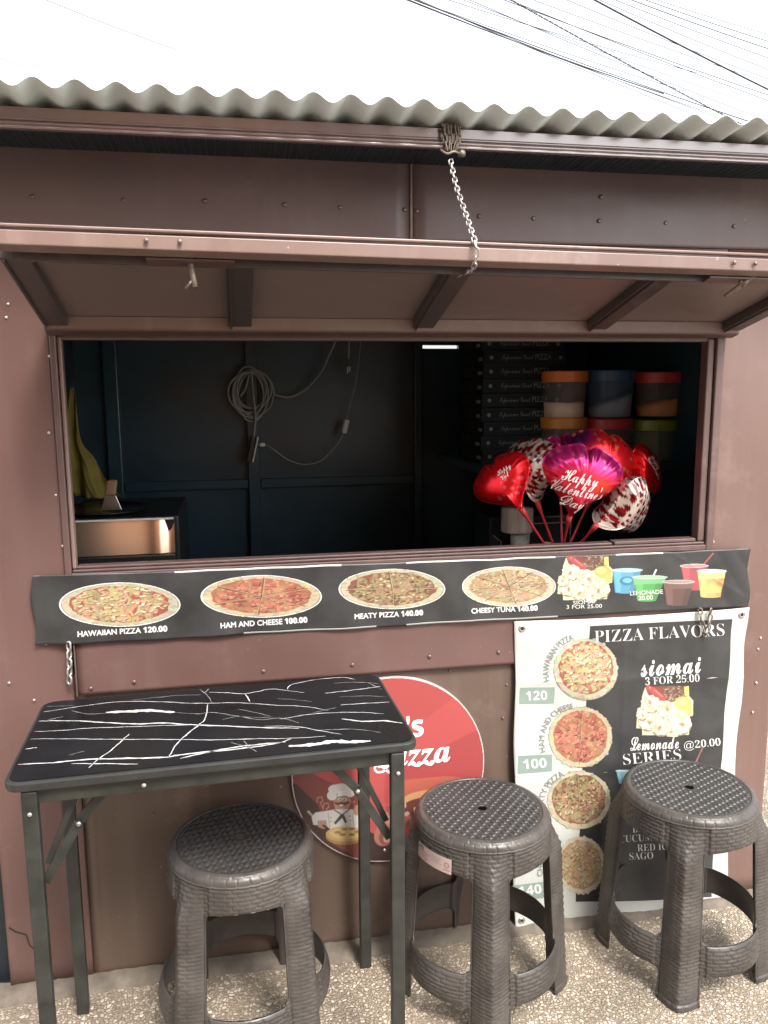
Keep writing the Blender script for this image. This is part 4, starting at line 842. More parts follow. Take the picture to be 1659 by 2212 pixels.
def stool_meshes():
    NT = 620; th = np.linspace(0, 2 * np.pi, NT + 1)
    prof = [(.1385, SH - .0025), (.1405, SH - .0006), (.1440, SH - .0010), (.1492, SH - .0042), (.1538, SH - .0100), (.1566, SH - .0170), (.1574, SH - .0205)]
    zl = np.arange(SH - .0222, -.0001, -.00178); zl[-1] = 0
    pr = smooth_path([(a, c, 0) for a, c in prof], 3); pr = [(p.x, p.y) for p in pr]
    rad = np.array([p[0] for p in pr] + [.1570 + .027 * (SH - .022 - z) / (SH - .022) for z in zl]); zz = np.array([p[1] for p in pr] + list(zl)); nrow = len(zz)
    s = np.concatenate([[0], np.cumsum(np.hypot(np.diff(rad), np.diff(zz)))])
    T, Zz = np.meshgrid(th, zz); Rr = np.repeat(rad[:, None], NT + 1, 1); Sl = np.repeat(s[:, None], NT + 1, 1)
    body = np.clip((SH - .0205 - Zz) / .012, 0, 1); bead = .0012 * np.exp(-((Zz - SH + .0215) / .0016) ** 2)
    # snap the cut edges on to the outline of the openings
    T2, Z2 = T.copy(), Zz.copy(); mv = (Zz < SH - .06)
    for _ in range(3):
        sd = open_sd(T2, Z2); e = 4e-4
        gx = (open_sd(T2 + e / R0, Z2) - sd) / e; gz = (open_sd(T2, Z2 + e) - sd) / e; gg = gx * gx + gz * gz + 1e-6
        near = mv & (np.abs(open_sd(T, Zz)) < .0021)
        T2 = np.where(near, T2 - sd * gx / gg / R0 * .9, T2); Z2 = np.where(near & (Z2 > .0005), np.maximum(Z2 - sd * gz / gg * .9, 0), Z2)
    sd = open_sd(T2, Z2); ld_ = leg_d(T2)
    ridge = .026 * (1 - np.clip(ld_ / HW, 0, 1)) * body * (lambda q: q * q * (3 - 2 * q))(np.clip((SH - .0215 - Z2) / .085, 0, 1)) - .004 * body * (ld_ > HW * .5) * np.clip((ld_ / HW - .5) * 2, 0, 1) * (ld_ < HW * 1.3)
    mid = np.cos(np.clip((math.pi / 4 - ld_) / (math.pi / 4 - HW * .6), 0, 1) * math.pi / 2)
    bulge = .013 * np.exp(-((Z2 - .112) / .045) ** 2) * mid - .006 * mid * body * np.exp(-((Z2 - .30) / .12) ** 2) * 0
    lip = np.clip(1 - np.abs(sd - .0022) / .0024, 0, 1) * .0014 * (sd > 0) * body
    flat = np.clip((sd - .0045) / .001, 0, 1) * 1.0
    dep = np.where(body > 0.02, .0021, .0020) * flat
    wv = weave(T2 * R0, np.where(body > .02, Z2, Sl), np.where(body > .02, .0088, .0150), 2 * np.pi * R0 / 40, 1.0) * dep
    wv *= np.clip((Sl - .004) / .003, 0, 1)
    foot = .004 * np.clip((.016 - Z2) / .004, 0, 1) * (sd > 0)
    Rf = Rr + ridge + bulge + lip + wv + foot + bead
    V = np.stack([Rf * np.cos(T2), Rf * np.sin(T2), Z2], -1)
    tc_ = (th[:-1] + th[1:]) / 2; zc = (zz[:-1] + zz[1:]) / 2; TC, ZC = np.meshgrid(tc_, zc); keep = (open_sd(TC, ZC) > 0) | (ZC > SH - .06)
    i, j = np.meshgrid(np.arange(NT), np.arange(nrow - 1)); i2 = (i + 1) % NT; n_ = NT + 1
    F = np.stack([j * n_ + i, (j + 1) * n_ + i, (j + 1) * n_ + i2, j * n_ + i2], -1)
    Vf = V.reshape(-1, 3); off = np.stack([-np.cos(T2), -np.sin(T2), 0 * T2], -1).reshape(-1, 3) * (.0028 + (Rf - Rr - ridge - bulge).reshape(-1)[:, None])
    off[:, 2] -= .0028 * (Zz.ravel() > SH - .021)
    out = {}
    ldc = leg_d(TC); top = ZC > .372
    k = np.round(TC / (math.pi / 2)).astype(int) % 4
    sel = {'skirt': keep & top, 'footrest_ring': keep & ~top & (ldc >= HW)}
    for q in range(4): sel['leg%d' % q] = keep & ~top & (ldc < HW) & (k == q)
    for nm, sm in sel.items():
        v, f, o_ = compact(Vf, F[sm], off); v2, f2 = solid(v, f, o_); me = mesh_np(nm.rstrip('0123456789'), v2, f2); me.materials.append(WOVEN); me.polygons.foreach_set('use_smooth', [True] * len(me.polygons)); out[nm] = me
    # seat disc
    RS = .1388; st = .00135; n1 = int(2 * RS / st) + 3; ax = (np.arange(n1) - n1 // 2) * st; X, Y = np.meshgrid(ax, ax); q = np.hypot(X, Y)
    qn = np.where(q > 1e-9, q, 1); sc = np.where((q > RS - st) & (q < RS + st * .8), RS / qn, 1.0); X, Y = X * sc, Y * sc; qq = np.hypot(X, Y)
    cph, sph = math.cos(.35), math.sin(.35); U_, W_ = X * cph + Y * sph, -X * sph + Y * cph
    row, ln = .0118, .0240; jj = np.floor(W_ / row); fw_ = W_ / row - jj; a = (U_ / ln + .37 * jj) % 1.0
    hgt = .0036 * np.sin(np.pi * fw_) ** .5 * np.clip(np.minimum(a, .72 - a) / .09, 0, 1) + .0011 * np.clip(1 - np.abs(a - .86) / .12, 0, 1)
    edge_ = np.clip((RS - .004 - qq) / .002, 0, 1); hub = np.clip((qq - .0165) / .002, 0, 1)
    Zs = SH - .0042 + hgt * edge_ * hub + .0016 * (1 - hub) + .0018 * (1 - edge_)
    c4 = (qq[:-1, :-1] + qq[1:, :-1] + qq[:-1, 1:] + qq[1:, 1:]) / 4
    v, f, _ = compact(np.stack([X, Y, Zs], -1).reshape(-1, 3), grid_faces(n1, n1, (c4 < RS) & (c4 > .0112)))
    v2, f2 = solid(v, f, np.array([0, 0, -.004])); me = mesh_np('seat', v2, f2); me.materials.append(WOVENT); me.polygons.foreach_set('use_smooth', [True] * len(me.polygons)); out['seat'] = me
    return out
SM = stool_meshes()
stools = []
for (x, y, rot, lab) in ((-.018, -.196, -133.5, 'dark woven plastic stool tucked half under the black table'),
                         (.541, -.180, -100, 'woven plastic stool with a pink price sticker, beside the table leg'),
                         (1.070, -.182, -122, 'woven plastic stool on the right in front of the dark poster text')):
    t = thing('stool', lab, 'stool', (x, y, 0), 'woven plastic stools in front of the stall', (0, 0, R_(rot)))
    for nm, me in SM.items():
        q = bpy.data.objects.new(nm.rstrip('0123456789'), me); COL.objects.link(q); q.parent = t
    stools.append(t)
def sticker(t, a0, a1, z0, z1, full):
    cv = Canvas(0, 0, 120, 42, 1.2)
    cv.poly([(0, 0), (120, 0), (120, 42), (0, 42)], (214, 178, 168))
    if full:
        for k in range(5): cv.line([(6, 17 + k * 5), (52 - (k * 7) % 16, 17 + k * 5)], 1.6, (150, 110, 104))
        for k in range(4): cv.line([(58, 10 + k * 5), (92 - (k * 5) % 12, 10 + k * 5)], 1.5, (160, 120, 112))
        cv.ell(106, 20, 8, 8, (160, 116, 108)); cv.ell(106, 20, 5, 5, (206, 170, 160)); cv.line([(98, 33), (114, 33)], 3, (156, 112, 104))
    def f(px, py):
        th = R_(a0) + (R_(a1) - R_(a0)) * np.asarray(px) / 120; z = z1 + (z0 - z1) * np.asarray(py) / 42; r = .1570 + .027 * (SH - .022 - z) / SH + .0052
        return np.stack([r * np.cos(th), r * np.sin(th), z], -1)
    q = cv.mesh('price_sticker', f, t)
    if full:
        f2 = lambda px, py: f(px, py) * np.array([1.004, 1.004, 1])
        lettering('UPCC', 'sansb', (5, 13), (28, 13), 9, f2, q, DARKGAP)
    return q
sticker(stools[1], -168 + 100, -131 + 100, .376, .411, True)
b = MB(); 

# ------------------------------------------------------------------ inside: oven corner
OY = 0.30
x0, x1 = at(120, 1120, OY)[0], at(375, 1118, OY)[0]; zt = at(300, 1119, OY)[2]; zm = at(300, 1197, OY)[2]
ov = thing('pizza_oven', 'black countertop oven with polished steel front at the left of the window', 'oven', (0, 0, 0))
b = MB(); b.box(x0, x1 + .012, OY + .012, OY + .40, zt - .34, zt); b.build('oven_body', BLACKP, ov, bevel=.004)
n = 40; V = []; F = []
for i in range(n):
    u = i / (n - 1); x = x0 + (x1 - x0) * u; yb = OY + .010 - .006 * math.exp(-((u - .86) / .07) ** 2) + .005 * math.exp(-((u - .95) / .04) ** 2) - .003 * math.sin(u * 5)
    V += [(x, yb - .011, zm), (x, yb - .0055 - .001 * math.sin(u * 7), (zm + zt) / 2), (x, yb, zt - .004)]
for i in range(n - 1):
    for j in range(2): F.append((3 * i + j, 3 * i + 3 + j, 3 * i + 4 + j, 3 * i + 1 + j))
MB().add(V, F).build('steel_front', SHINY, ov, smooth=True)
b = MB(); b.box(x0, x1, OY - .009, OY + .0105, zm - .10, zm - .002); b.build('oven_door', BLACKP, ov, bevel=.003)
b = MB(); b.box(x0, x1, OY - .004, OY + .004, zt - .006, zt - .001); b.build('top_trim', WHITEP, ov, bevel=.001)
kx, _, kz = at(201, 1171, OY); b = MB(); b.lathe([(.004, 0), (.004, .004), (.002, .006)], n=12); q = b.build('screw', SCREWL, ov, smooth=True); q.rotation_euler = (R_(90), 0, 0); q.location = (kx, OY + .006, kz)
pc = at(240, 1101, OY + .14); pn = MB(); pn.lathe([(.012, 0), (.11, .0), (.122, .006), (.126, .007), (.124, .004), (.112, -.0015)], c=(pc[0] - .02, OY + .15, zt + .003), n=48, capt=False, capb=True)
o = pn.build('pizza_pan', mat('black_pan_steel', (.015, .016, .018), .22, metal=.5), None, smooth=True); tag(o, 'round black pizza pan lying on top of the oven', 'pan')
sx_, sy_, sz_ = at(241, 1078, OY + .12)
sc_ = thing('dough_scraper', 'dough scraper with a worn wooden handle standing on the black pan', 'scraper', (sx_, OY + .12, zt + .006))
b = MB(); b.hexa([(-.028, -.002, 0), (.026, -.002, 0), (.026, .002, 0), (-.028, .002, 0), (-.017, -.002, .040), (.012, -.002, .040), (.012, .002, .040), (-.017, .002, .040)]); b.build('blade', STEEL, sc_, bevel=.001)
b = MB(); b.hexa([(-.019, -.009, .040), (.012, -.009, .040), (.012, .009, .040), (-.019, .009, .040), (-.010, -.009, .083), (.019, -.009, .083), (.019, .009, .083), (-.010, .009, .083)]); b.build('handle', WOOD, sc_, bevel=.006)
# yellow cloth bag hanging at the left
prof = [(146, 836, 158), (141, 858, 164), (137, 900, 168), (136, 940, 172), (140, 965, 180), (146, 985, 200), (150, 1010, 214), (154, 1040, 226), (158, 1078, 268)]
nu, V = 24, []
YY = OY + .33
for k, (xa, yp, xb) in enumerate(prof):
    for i in range(nu):
        u = i / (nu - 1); p = at(xa + (xb - xa) * u, yp, YY); V.append((p[0], YY + .020 * math.sin(u * 9 + k * .9) * (.3 + k / 9) + .010 * math.sin(u * 21 + k * 2.3) + rng.uniform(-.004, .004), p[2]))
V = np.array(V); F = grid_faces(nu, len(prof))[:, ::-1]; v2, f2 = solid(V, F, np.array([0, .003, 0])); me = mesh_np('cloth_bag', v2, f2); o = link('cloth_bag', me, None, [YELLOW], smooth=True)
sb = o.modifiers.new('s', 'SUBSURF'); sb.levels = 1; sb.render_levels = 1
tag(o, 'yellow cloth bag hanging in the left corner behind the oven', 'bag')

# cords on the back wall
YC = YB - .05
cord = thing('extension_cord', 'coiled grey extension cord hung on the back wall post', 'cord')
b = MB(); c0 = at(543, 850, YC)
for k in range(9):
    rx, rz = .066 + rng.uniform(-.016, .008), .080 + rng.uniform(-.016, .012); ox, oz = rng.uniform(-.012, .012), rng.uniform(-.018, .012); tilt = rng.uniform(-.3, .3)
    P = []
    for i in range(40):
        a = 2 * math.pi * i / 40; u, v = rx * math.cos(a), rz * math.sin(a); P.append((c0[0] + ox + u * math.cos(tilt) - v * math.sin(tilt) * .4, YC - .004 * (k % 4) - .003 * math.sin(a * 2 + k), c0[2] + oz + (.088 - rz) * .6 + v + u * math.sin(tilt) * .3))
    b.tube(P, .0035, 7, closed=True)
b.tube(smooth_path([at(590, 852, YC - .01), at(625, 858, YC - .01), at(662, 840, YC - .01), at(695, 802, YC - .02), at(712, 765, YC - .03), at(728, 730, YC - .04)], 8), .0042, 7)
b.tube(smooth_path([at(543, 800, YC - .02), at(548, 860, YC - .025), at(552, 905, YC - .02), at(548, 945, YC - .02)], 8), .004, 7)
b.tube(smooth_path([at(538, 810, YC - .02), at(530, 840, YC - .022), at(520, 856, YC - .02)], 6), .004, 7)
b.build('cord_coil', CORD, cord, smooth=True)
q0, q1 = at(557, 944, YC - .02), at(546, 998, YC - .02)
b = MB(); b.bar(Vector(q0) + Vector((-.014, .006, 0)), Vector(q1) + Vector((-.014, .006, 0)), .020, .024, up=(0, 1, 0)); b.build('socket_block', BLACKP, cord, bevel=.003)
b = MB(); b.bar(q0, q1, .006, .028, up=(0, 1, 0)); b.build('socket_face', WHITEP, cord, bevel=.001)
sc2 = thing('lamp_cord', 'thin white cord with an inline switch looping down the back wall', 'cord')
b = MB(); b.tube(smooth_path([at(779, 725, YC - .03), at(776, 770, YC - .03), at(768, 830, YC - .03), at(757, 870, YC - .02), at(747, 910, YC - .02), at(738, 945, YC - .02), at(715, 975, YC - .02), at(690, 997, YC - .02), at(655, 1003, YC - .02), at(620, 992, YC - .02), at(590, 970, YC - .02), at(572, 960, YC - .02), at(556, 961, YC - .025)], 8), .0022, 7)
b.build('cord_line', CORD, sc2, smooth=True)
b = MB(); b.bar(at(750, 906, YC - .02), at(743, 936, YC - .02), .020, .014, up=(0, 1, 0)); b.build('inline_switch', WHITEP, sc2, bevel=.005)
b = MB(); b.bar(at(572, 960, YC - .02), at(561, 961, YC - .025), .014, .012, up=(0, 1, 0)); b.build('plug', WHITEP, sc2, bevel=.003)
pl = thing('plug_cord', 'short cord with a loose two pin plug hanging under the hatch', 'cord')
b = MB(); b.tube(smooth_path([at(753, 725, YC - .04), at(754, 750, YC - .04), at(753, 778, YC - .04)], 6), .0038, 7); b.build('cord_line', CORD, pl, smooth=True)
b = MB(); b.bar(at(753, 776, YC - .04), at(753, 792, YC - .04), .016, .014, up=(0, 1, 0)); b.build('plug', BLACKP, pl, bevel=.002)
b = MB(); b.bar(at(751, 792, YC - .04), at(751, 806, YC - .04), .005, .003, up=(0, 1, 0)); b.bar(at(755.5, 792, YC - .04), at(755.5, 803, YC - .04), .005, .003, up=(0, 1, 0)); b.build('prong', WHITEP, pl)

# shelf with boxes and canisters
ZS = at(1100, 1001, .60)[2]; ZK = ZS - .008
BXF = .58; bx0, bx1 = at(1042, 860, BXF)[0], at(1217, 860, BXF)[0]; BH = .0
b = MB(); b.box(bx0 - .03, 1.388, .46, 1.05, ZS - .022, ZS); b.build('shelf', INFRAME, stall, bevel=.002)
zt_ = [at(1100, y, BXF)[2] for y in (727, 758, 788, 818, 849, 880, 911, 941, 971, 1001)]
BH = (zt_[0] - zt_[-1]) / 9
ordn = ['topmost', 'second', 'third', 'fourth', 'fifth', 'sixth', 'seventh', 'eighth', 'lowest']
MBX = None
def box_parts(root):
    w_ = bx1 - bx0; d_ = .27; h = BH - .0005
    b = MB(); b.box(0, w_, 0, d_, 0, h); b.build('carton', CARD, root, bevel=.0012)
    b = MB(); b.box(.004, w_ - .004, -.0012, -.0002, h - .0045, h - .003); b.build('lid_seam', DARKGAP, root)
    def f(px, py): px = np.asarray(px); return np.stack([px, 0 * px - .0008, np.asarray(py)], -1)
    lettering('Experience Great', 'script', (w_ * .22, h * .38), (w_ * .60, h * .38), -.016, f, root, GREYINK, weight=-.004)
    lettering('PIZZA', 'plain', (w_ * .62, h * .36), (w_ * .82, h * .36), -.017, f, root, GREYINK)
    b = MB()
    for cx in (w_ * .09, w_ * .93): b.add([(cx + .006 * math.cos(k), -.0008, h * .5 + .006 * math.sin(k)) for k in np.linspace(0, 6.283, 13)[:-1]], [tuple(range(12))])
    b.build('emblem', GREYINK, root)
    b = MB(); b.box(-.0018, -.0003, .014, .052, h * .28, h * .52); b.box(-.0016, -.0004, .09, .20, h * .15, h * .85, 1); b.build('side_tab', [TABM, DARKGAP], root)
proto = None
for k in range(9):
    t = thing('pizza_box', f'{ordn[k]} black carton of the tall pizza box stack inside the stall' if k in (0, 8) else f'{ordn[k]} black carton from the top of the pizza box stack', 'pizza box', (bx0 + rng.uniform(-.004, .004), BXF + rng.uniform(-.006, .006), zt_[k + 1] + .0004), 'stacked black pizza boxes', (0, 0, R_(rng.uniform(-1.2, 1.2))))
    if proto is None: box_parts(t); proto = t
    else:
        for ch in list(proto.children):
            c_ = ch.copy(); COL.objects.link(c_); c_.parent = t

def clear_mat(name, col, al, rough=.18):
    m = mat(name, col, rough); b_ = m.node_tree.nodes['Principled BSDF']; b_.inputs['Alpha'].default_value = al; return m
def canister(pxl, pxr, py0, py1, lidc, bodyc, fill, lab, y=.50, slope=0.0, al=.2, zb=None):
    cxp = (pxl + pxr) / 2; r0_ = .066; c = at(cxp, (py0 + py1) / 2, y + r0_); r = (at(pxr, py0, y + r0_)[0] - at(pxl, py0, y + r0_)[0]) / 2; zb = at(cxp, py1, y)[2] if zb is None else zb; ztp = at(cxp, py0, y)[2]; H_ = ztp - zb
    t = thing('canister', lab, 'canister', (c[0], y + r, zb), 'plastic canisters on the shelf')
    b = MB(); b.lathe([(r * .86, 0), (r * .87, .002), (r * .955, H_ - .028)], n=40, capt=False); b.build('tub', clear_mat('tub_plastic', bodyc, al), t, smooth=True)
    b = MB(); b.lathe([(r, H_ - .034), (r, H_ - .004), (r * .96, H_), (r * .5, H_ - .002)], n=40); o_ = b.build('screw_lid', mat('lid_plastic', lidc, .38, var=.1), t, smooth=False, bevel=.001)
    if fill:
        fh, col = fill; n_ = 28; rb = r * .84; V = []; F = []
        for i in range(n_):
            a = 2 * math.pi * i / n_; V.append((rb * math.cos(a), rb * math.sin(a), .003))
        for i in range(n_):
            a = 2 * math.pi * i / n_; zf = fh * H_ + slope * H_ * math.cos(a) + .002 * math.sin(5 * a); q = rb * (1 + .08 * zf / H_); V.append((q * math.cos(a), q * math.sin(a), zf))
        V.append((0, 0, fh * H_)); 
        for i in range(n_): F += [(i, (i + 1) % n_, n_ + (i + 1) % n_, n_ + i), (n_ + i, n_ + (i + 1) % n_, 2 * n_)]
        F.append(tuple(range(n_ - 1, -1, -1)))
        MB().add(V, F).build('powder', mat('powder', col, .9, var=.08, scale=30), t, smooth=True)
    return t
RY = .49
zlow = ZS + .0005; zup = at(1220, 905, RY)[2]
canister(1173, 1268, 801, 905, (.80, .22, .05), (.55, .52, .50), (.33, (.9, .78, .58)), 'orange lidded canister with pale powder, upper row by the boxes', RY, zb=zup)
canister(1272, 1371, 799, 906, (.06, .14, .28), (.14, .26, .46), (.36, (.55, .68, .78)), 'blue lidded canister with sloping pale powder in the upper row', RY, slope=.16, al=.34, zb=zup)
canister(1378, 1477, 803, 908, (.70, .08, .10), (.52, .46, .45), (.34, (.85, .34, .08)), 'red lidded canister with orange powder at the right of the upper row', RY, slope=.12, zb=zup)
canister(1170, 1266, 903, 1003, (.70, .28, .06), (.46, .43, .38), None, 'dull orange lidded canister in the lower row by the boxes', RY + .001, al=.28, zb=zlow)
canister(1268, 1364, 905, 1003, (.62, .08, .10), (.46, .43, .38), None, 'crimson lidded canister in the middle of the lower row', RY + .001, al=.28, zb=zlow)
canister(1366, 1460, 908, 1003, (.26, .36, .05), (.44, .46, .36), None, 'green lidded empty canister at the right of the lower row', RY + .001, al=.28, zb=zlow)

# things just behind the sill
CY_ = .34
zc0 = at(1150, 1200, CY_)[2] - .09
b = MB()
r0, r1 = at(1068, 1150, CY_), at(1240, 1118, CY_)
b.box(r0[0], r1[0], CY_ + .05, CY_ + .20, zc0 - .3, r1[2]); rk = b.build('drinks_machine', BLACKP, None, bevel=.006)
tag(rk, 'small black machine behind the cups on the counter', 'machine')
b = MB(); e0, e1 = at(1108, 1108, CY_ + .045), at(1232, 1128, CY_ + .045)
for a, c in (((e0[0], e1[2]), (e1[0], e1[2])), ((e1[0], e1[2]), (e1[0], e1[2] - .09)), ((r0[0] + .01, e1[2] - .03), (r0[0] + .035, e1[2] - .05)), ((r0[0] + .035, e1[2] - .05), (r0[0] + .035, e1[2] - .12))):
    b.bar((a[0], CY_ + .044, a[1]), (c[0], CY_ + .044, c[1]), .003, .003, up=(0, 1, 0))
b.build('machine_edge', STEEL, rk)
MB().box(.50, 1.15, CY_ - .06, CY_ + .25, zc0 - .33, zc0 - .301).build('worktop', INFRAME, stall)
cc = at(1117, 1128, CY_); cr_ = (at(1151, 1128, CY_)[0] - at(1084, 1128, CY_)[0]) / 2; cu = thing('cup_stack', 'sleeve of pale ribbed plastic cups standing below the red balloon', 'cups', (cc[0], CY_, 0))
CUPM = mat('pale_cup_plastic', (.48, .42, .36), .35, var=.2, scale=60, stretch=(1, 1, .05))
z0_, z1_ = at(1117, 1148, CY_)[2], at(1117, 1100, CY_)[2]
b = MB(); pf = []
for k in range(9): zz_ = z0_ + (z1_ - z0_) * k / 8; pf += [(cr_ * .93, zz_), (cr_, zz_ + .004)]
b.lathe(pf, n=32); b.build('cup', CUPM, cu, smooth=True)
b = MB(); b.lathe([(cr_ * .52, z0_ - .30), (cr_ * .56, z0_ - .05), (cr_ * .60, z0_ - .001)], c=(.010, 0, 0), n=28); b.build('cup', mat('printed_cup', (.50, .48, .40), .45, var=.4, scale=50, var_col=(.22, .26, .24)), cu, smooth=True)
wb0 = at(1196, 1174, .22); b = MB(); P = rrect(.082, .030, .014, 6); nn = len(P); b.add([(x, y * .5, -.003 + y * .9 * 0) for x, y in P] + [(x, y * .5, .003) for x, y in P], [tuple(range(nn - 1, -1, -1)), tuple(range(nn, 2 * nn))] + [(i, (i + 1) % nn, nn + (i + 1) % nn, nn + i) for i in range(nn)])
o = b.build('wooden_paddle', WOOD, None, bevel=.002); o.location = (wb0[0], .20, wb0[2] - .004); o.rotation_euler = (R_(70), R_(13), 0); tag(o, 'small pale wooden paddle lying behind the balloon sticks', 'paddle')

# ------------------------------------------------------------------ foil balloons
def heart_outline(n):
    t = np.linspace(0, 2 * np.pi, n, endpoint=False); x = 16 * np.sin(t) ** 3; y = 13 * np.cos(t) - 5 * np.cos(2 * t) - 2 * np.cos(3 * t) - np.cos(4 * t)
    x, y = x / 17.0, (y + 2.6) / 17.0; y = y + .31 * np.exp(-(x / .36) ** 2) * (y > .2); return x, np.where(y > 0, y * .90, y * .96)
rb_ = random.Random(5)
def hsh(ix, iy): return (np.sin(ix * 127.1 + iy * 311.7) * 43758.5453) % 1.0
def little_hearts(x, y, sc, thr, seed=0.0):
    """mask of small scattered hearts"""
    ix, iy = np.floor(x / sc), np.floor(y / sc); on_ = hsh(ix + seed, iy) < thr; rr = .26 + .2 * hsh(ix, iy + 9.1 + seed); a = (hsh(ix + 3.3, iy) - .5) * 1.4
    u0 = (x / sc - ix - .5 - (hsh(ix, iy) - .5) * .3); v0 = (y / sc - iy - .5 - (hsh(ix + 5, iy) - .5) * .3); u = (u0 * np.cos(a) + v0 * np.sin(a)) / rr; v = (-u0 * np.sin(a) + v0 * np.cos(a)) / rr
    return on_ & ((u * u + v * v - .55) ** 3 - u * u * v ** 3 < 0)
def paint_red(x, y):
    c = np.tile(lin((226, 20, 34)), (len(x), 1)); k = little_hearts(x, y, .16, .55) & (y < .05 + .25 * np.sin(x * 4)); c[k] = lin((226, 92, 100)); return c
def paint_mix(x, y):
    p, r_, o_ = lin((150, 36, 140)), lin((236, 40, 66)), lin((226, 70, 36)); e = np.clip((y - .26) / .3 + .5 * np.clip(-x - .45, 0, 1) * 2 + .25 * np.sin(x * 5 - 1.2), 0, 1)[:, None] * .6; c = r_ * (1 - e) + p * e
    g_ = np.exp(-((x - .42) ** 2 + (y - .05) ** 2) / .05)[:, None]; c = c * (1 - g_) + o_ * g_; k = little_hearts(x, y, .15, .35, 2.0); c[k] = lin((214, 90, 130)); return c
def paint_leopard(x, y):
    c = np.tile(lin((214, 200, 192)), (len(x), 1)); k = little_hearts(x, y, .20, .97, 1.0); c[k] = lin((92, 14, 20)); k2 = little_hearts(x + .09, y + .10, .21, .75, 4.0); c[k2] = lin((150, 16, 28)); return c
def paint_mixred(x, y):
    c = np.tile(lin((240, 34, 40)), (len(x), 1)); e = np.clip((-x * .9 + y * .3 - .45) / .35, 0, 1)[:, None]; c = c * (1 - e) + lin((96, 24, 96)) * e; k = little_hearts(x, y, .16, .4, 7.0); c[k] = lin((236, 120, 90)); return c
BASE = Vector(at(1215, 1200, .16))
def balloon(px, py, y, W_, yaw, pitch, roll, paint, lab, text=None, stick_dx=0, thick=.36, seed=0):
    c = Vector(at(px, py, y)); t = thing('heart_balloon', lab, 'balloon', c, 'foil balloons on sticks', (0, 0, 0))
    M = Matrix.Rotation(R_(yaw), 3, 'Z') @ Matrix.Rotation(R_(pitch), 3, 'X') @ Matrix.Rotation(R_(roll), 3, 'Y')
    na, ns = 200, 30; ox, oy = heart_outline(na); s = np.sin(np.linspace(0, 1, ns) * np.pi / 2); s = np.append(s, 1.035); a = np.arange(na)
    cyc = .02; Xg = ox[None] * s[:, None]; Yg = cyc + (oy - cyc)[None] * s[:, None]; sm = np.minimum(s, 1.0)
    ph = seed * 1.7; ang = a / na * 2 * np.pi
    Ro = np.hypot(ox, oy - cyc); tho = np.arctan2(ox, oy - cyc); il = int(np.argmax(oy)); tl = abs(tho[il]); Rc = np.where(np.abs(tho) < tl, (oy.max() - cyc) / np.cos(np.minimum(np.abs(tho), tl)), Ro)
    sc_ = np.minimum(sm[:, None] * (Ro / Rc)[None], 1.0)
    env = np.where(s > 1, 0, 1)[:, None] * np.sqrt(np.clip(1 - sc_ ** 2.4, 0, 1)) * np.sqrt(np.clip(1 - sm ** 9, 0, 1))[:, None]
    pk = (np.sin(ang * 26 + ph + 1.2 * np.sin(ang * 5)) * .55 + .45 * np.sin(ang * 41 + 2 * ph))[None] * (sm ** 5 * np.clip((1 - sm) / .12, 0, 1) ** .7)[:, None]
    cleft = np.exp(-(Xg / .10) ** 2) * np.clip((Yg - .25) / .4, 0, 1) * .09
    Hh = np.maximum(thick * env * (1 - cleft * .15) + .045 * pk - .0, 0) * np.where(s > 1, 0, 1)[:, None] + .004
    # gentle edge scallop where the film gathers
    Xg = Xg * (1 + .012 * pk * 2); Yg = Yg * (1 + .012 * pk * 2)
    A = np.stack([Xg, -Hh, Yg], -1).reshape(-1, 3); B = np.stack([Xg, Hh, Yg], -1).reshape(-1, 3); nsr = len(s)
    i, j = np.meshgrid(np.arange(na), np.arange(nsr - 1)); i2 = (i + 1) % na; Fq = np.stack([j * na + i, j * na + i2, (j + 1) * na + i2, (j + 1) * na + i], -1).reshape(-1, 4)
    nA = len(A); V = np.concatenate([A, B]); F = np.concatenate([Fq, Fq[:, ::-1] + nA]); r_ = np.arange(na); o0 = (nsr - 1) * na; F = np.concatenate([F, np.stack([o0 + r_, o0 + (r_ + 1) % na, nA + o0 + (r_ + 1) % na, nA + o0 + r_], -1)])
    C = np.concatenate([paint(A[:, 0], A[:, 2]), paint(B[:, 0], B[:, 2])]); Mn = np.array(M); V = (V * W_ / 2) @ Mn.T
    o_ = link('foil_body', mesh_np('foil_body', V, F, C), t, [FOIL], smooth=True)
    tip = M @ (Vector((0, 0, oy.min() * W_ / 2))); bs = BASE + Vector((stick_dx, 0, 0)) - c
    d = (bs - tip).normalized(); b = MB(); b.tube([tip - d * .006, tip + d * .012, tip + d * .026, tip + d * .034, tip + d * .10, bs], .003, 10, taper=[.008, .0072, .0048, .0034, .0032, .0032]); b.build('stick', REDSTICK, t, smooth=True)
    if text:
        for (tx, xa, xb, yb, cap) in text:
            def f(u, v):
                u, v = np.asarray(u), np.asarray(v); lx, ly = u, v; rr_ = np.hypot(lx, ly - cyc); ta = np.arctan2(lx, ly - cyc)
                oa = np.arctan2(ox, oy - cyc); orr = np.hypot(ox, oy - cyc); od = np.argsort(oa); R_o = np.interp(ta, oa[od], orr[od]); sq = np.clip(rr_ / R_o, 0, .98)
                h_ = thick * np.sqrt(1 - sq ** 2.4) * 1.0 + .035
                return (np.stack([lx, -h_, ly], -1) * W_ / 2) @ Mn.T
            lettering(tx, 'script', (xa, yb), (xb, yb), -cap, f, t, SIGNW, weight=.004)
    return t
HV = [('Happy', -.56, .28, .08, .30), ("Valentine's", -.70, .52, -.22, .30), ('Day', -.36, .16, -.52, .28)]
balloon(1250, 1046, .07, .222, -8, 4, 13, paint_mix, "purple and red heart balloon at the front reading Happy Valentine's Day", HV, -.004, thick=.44, seed=1)
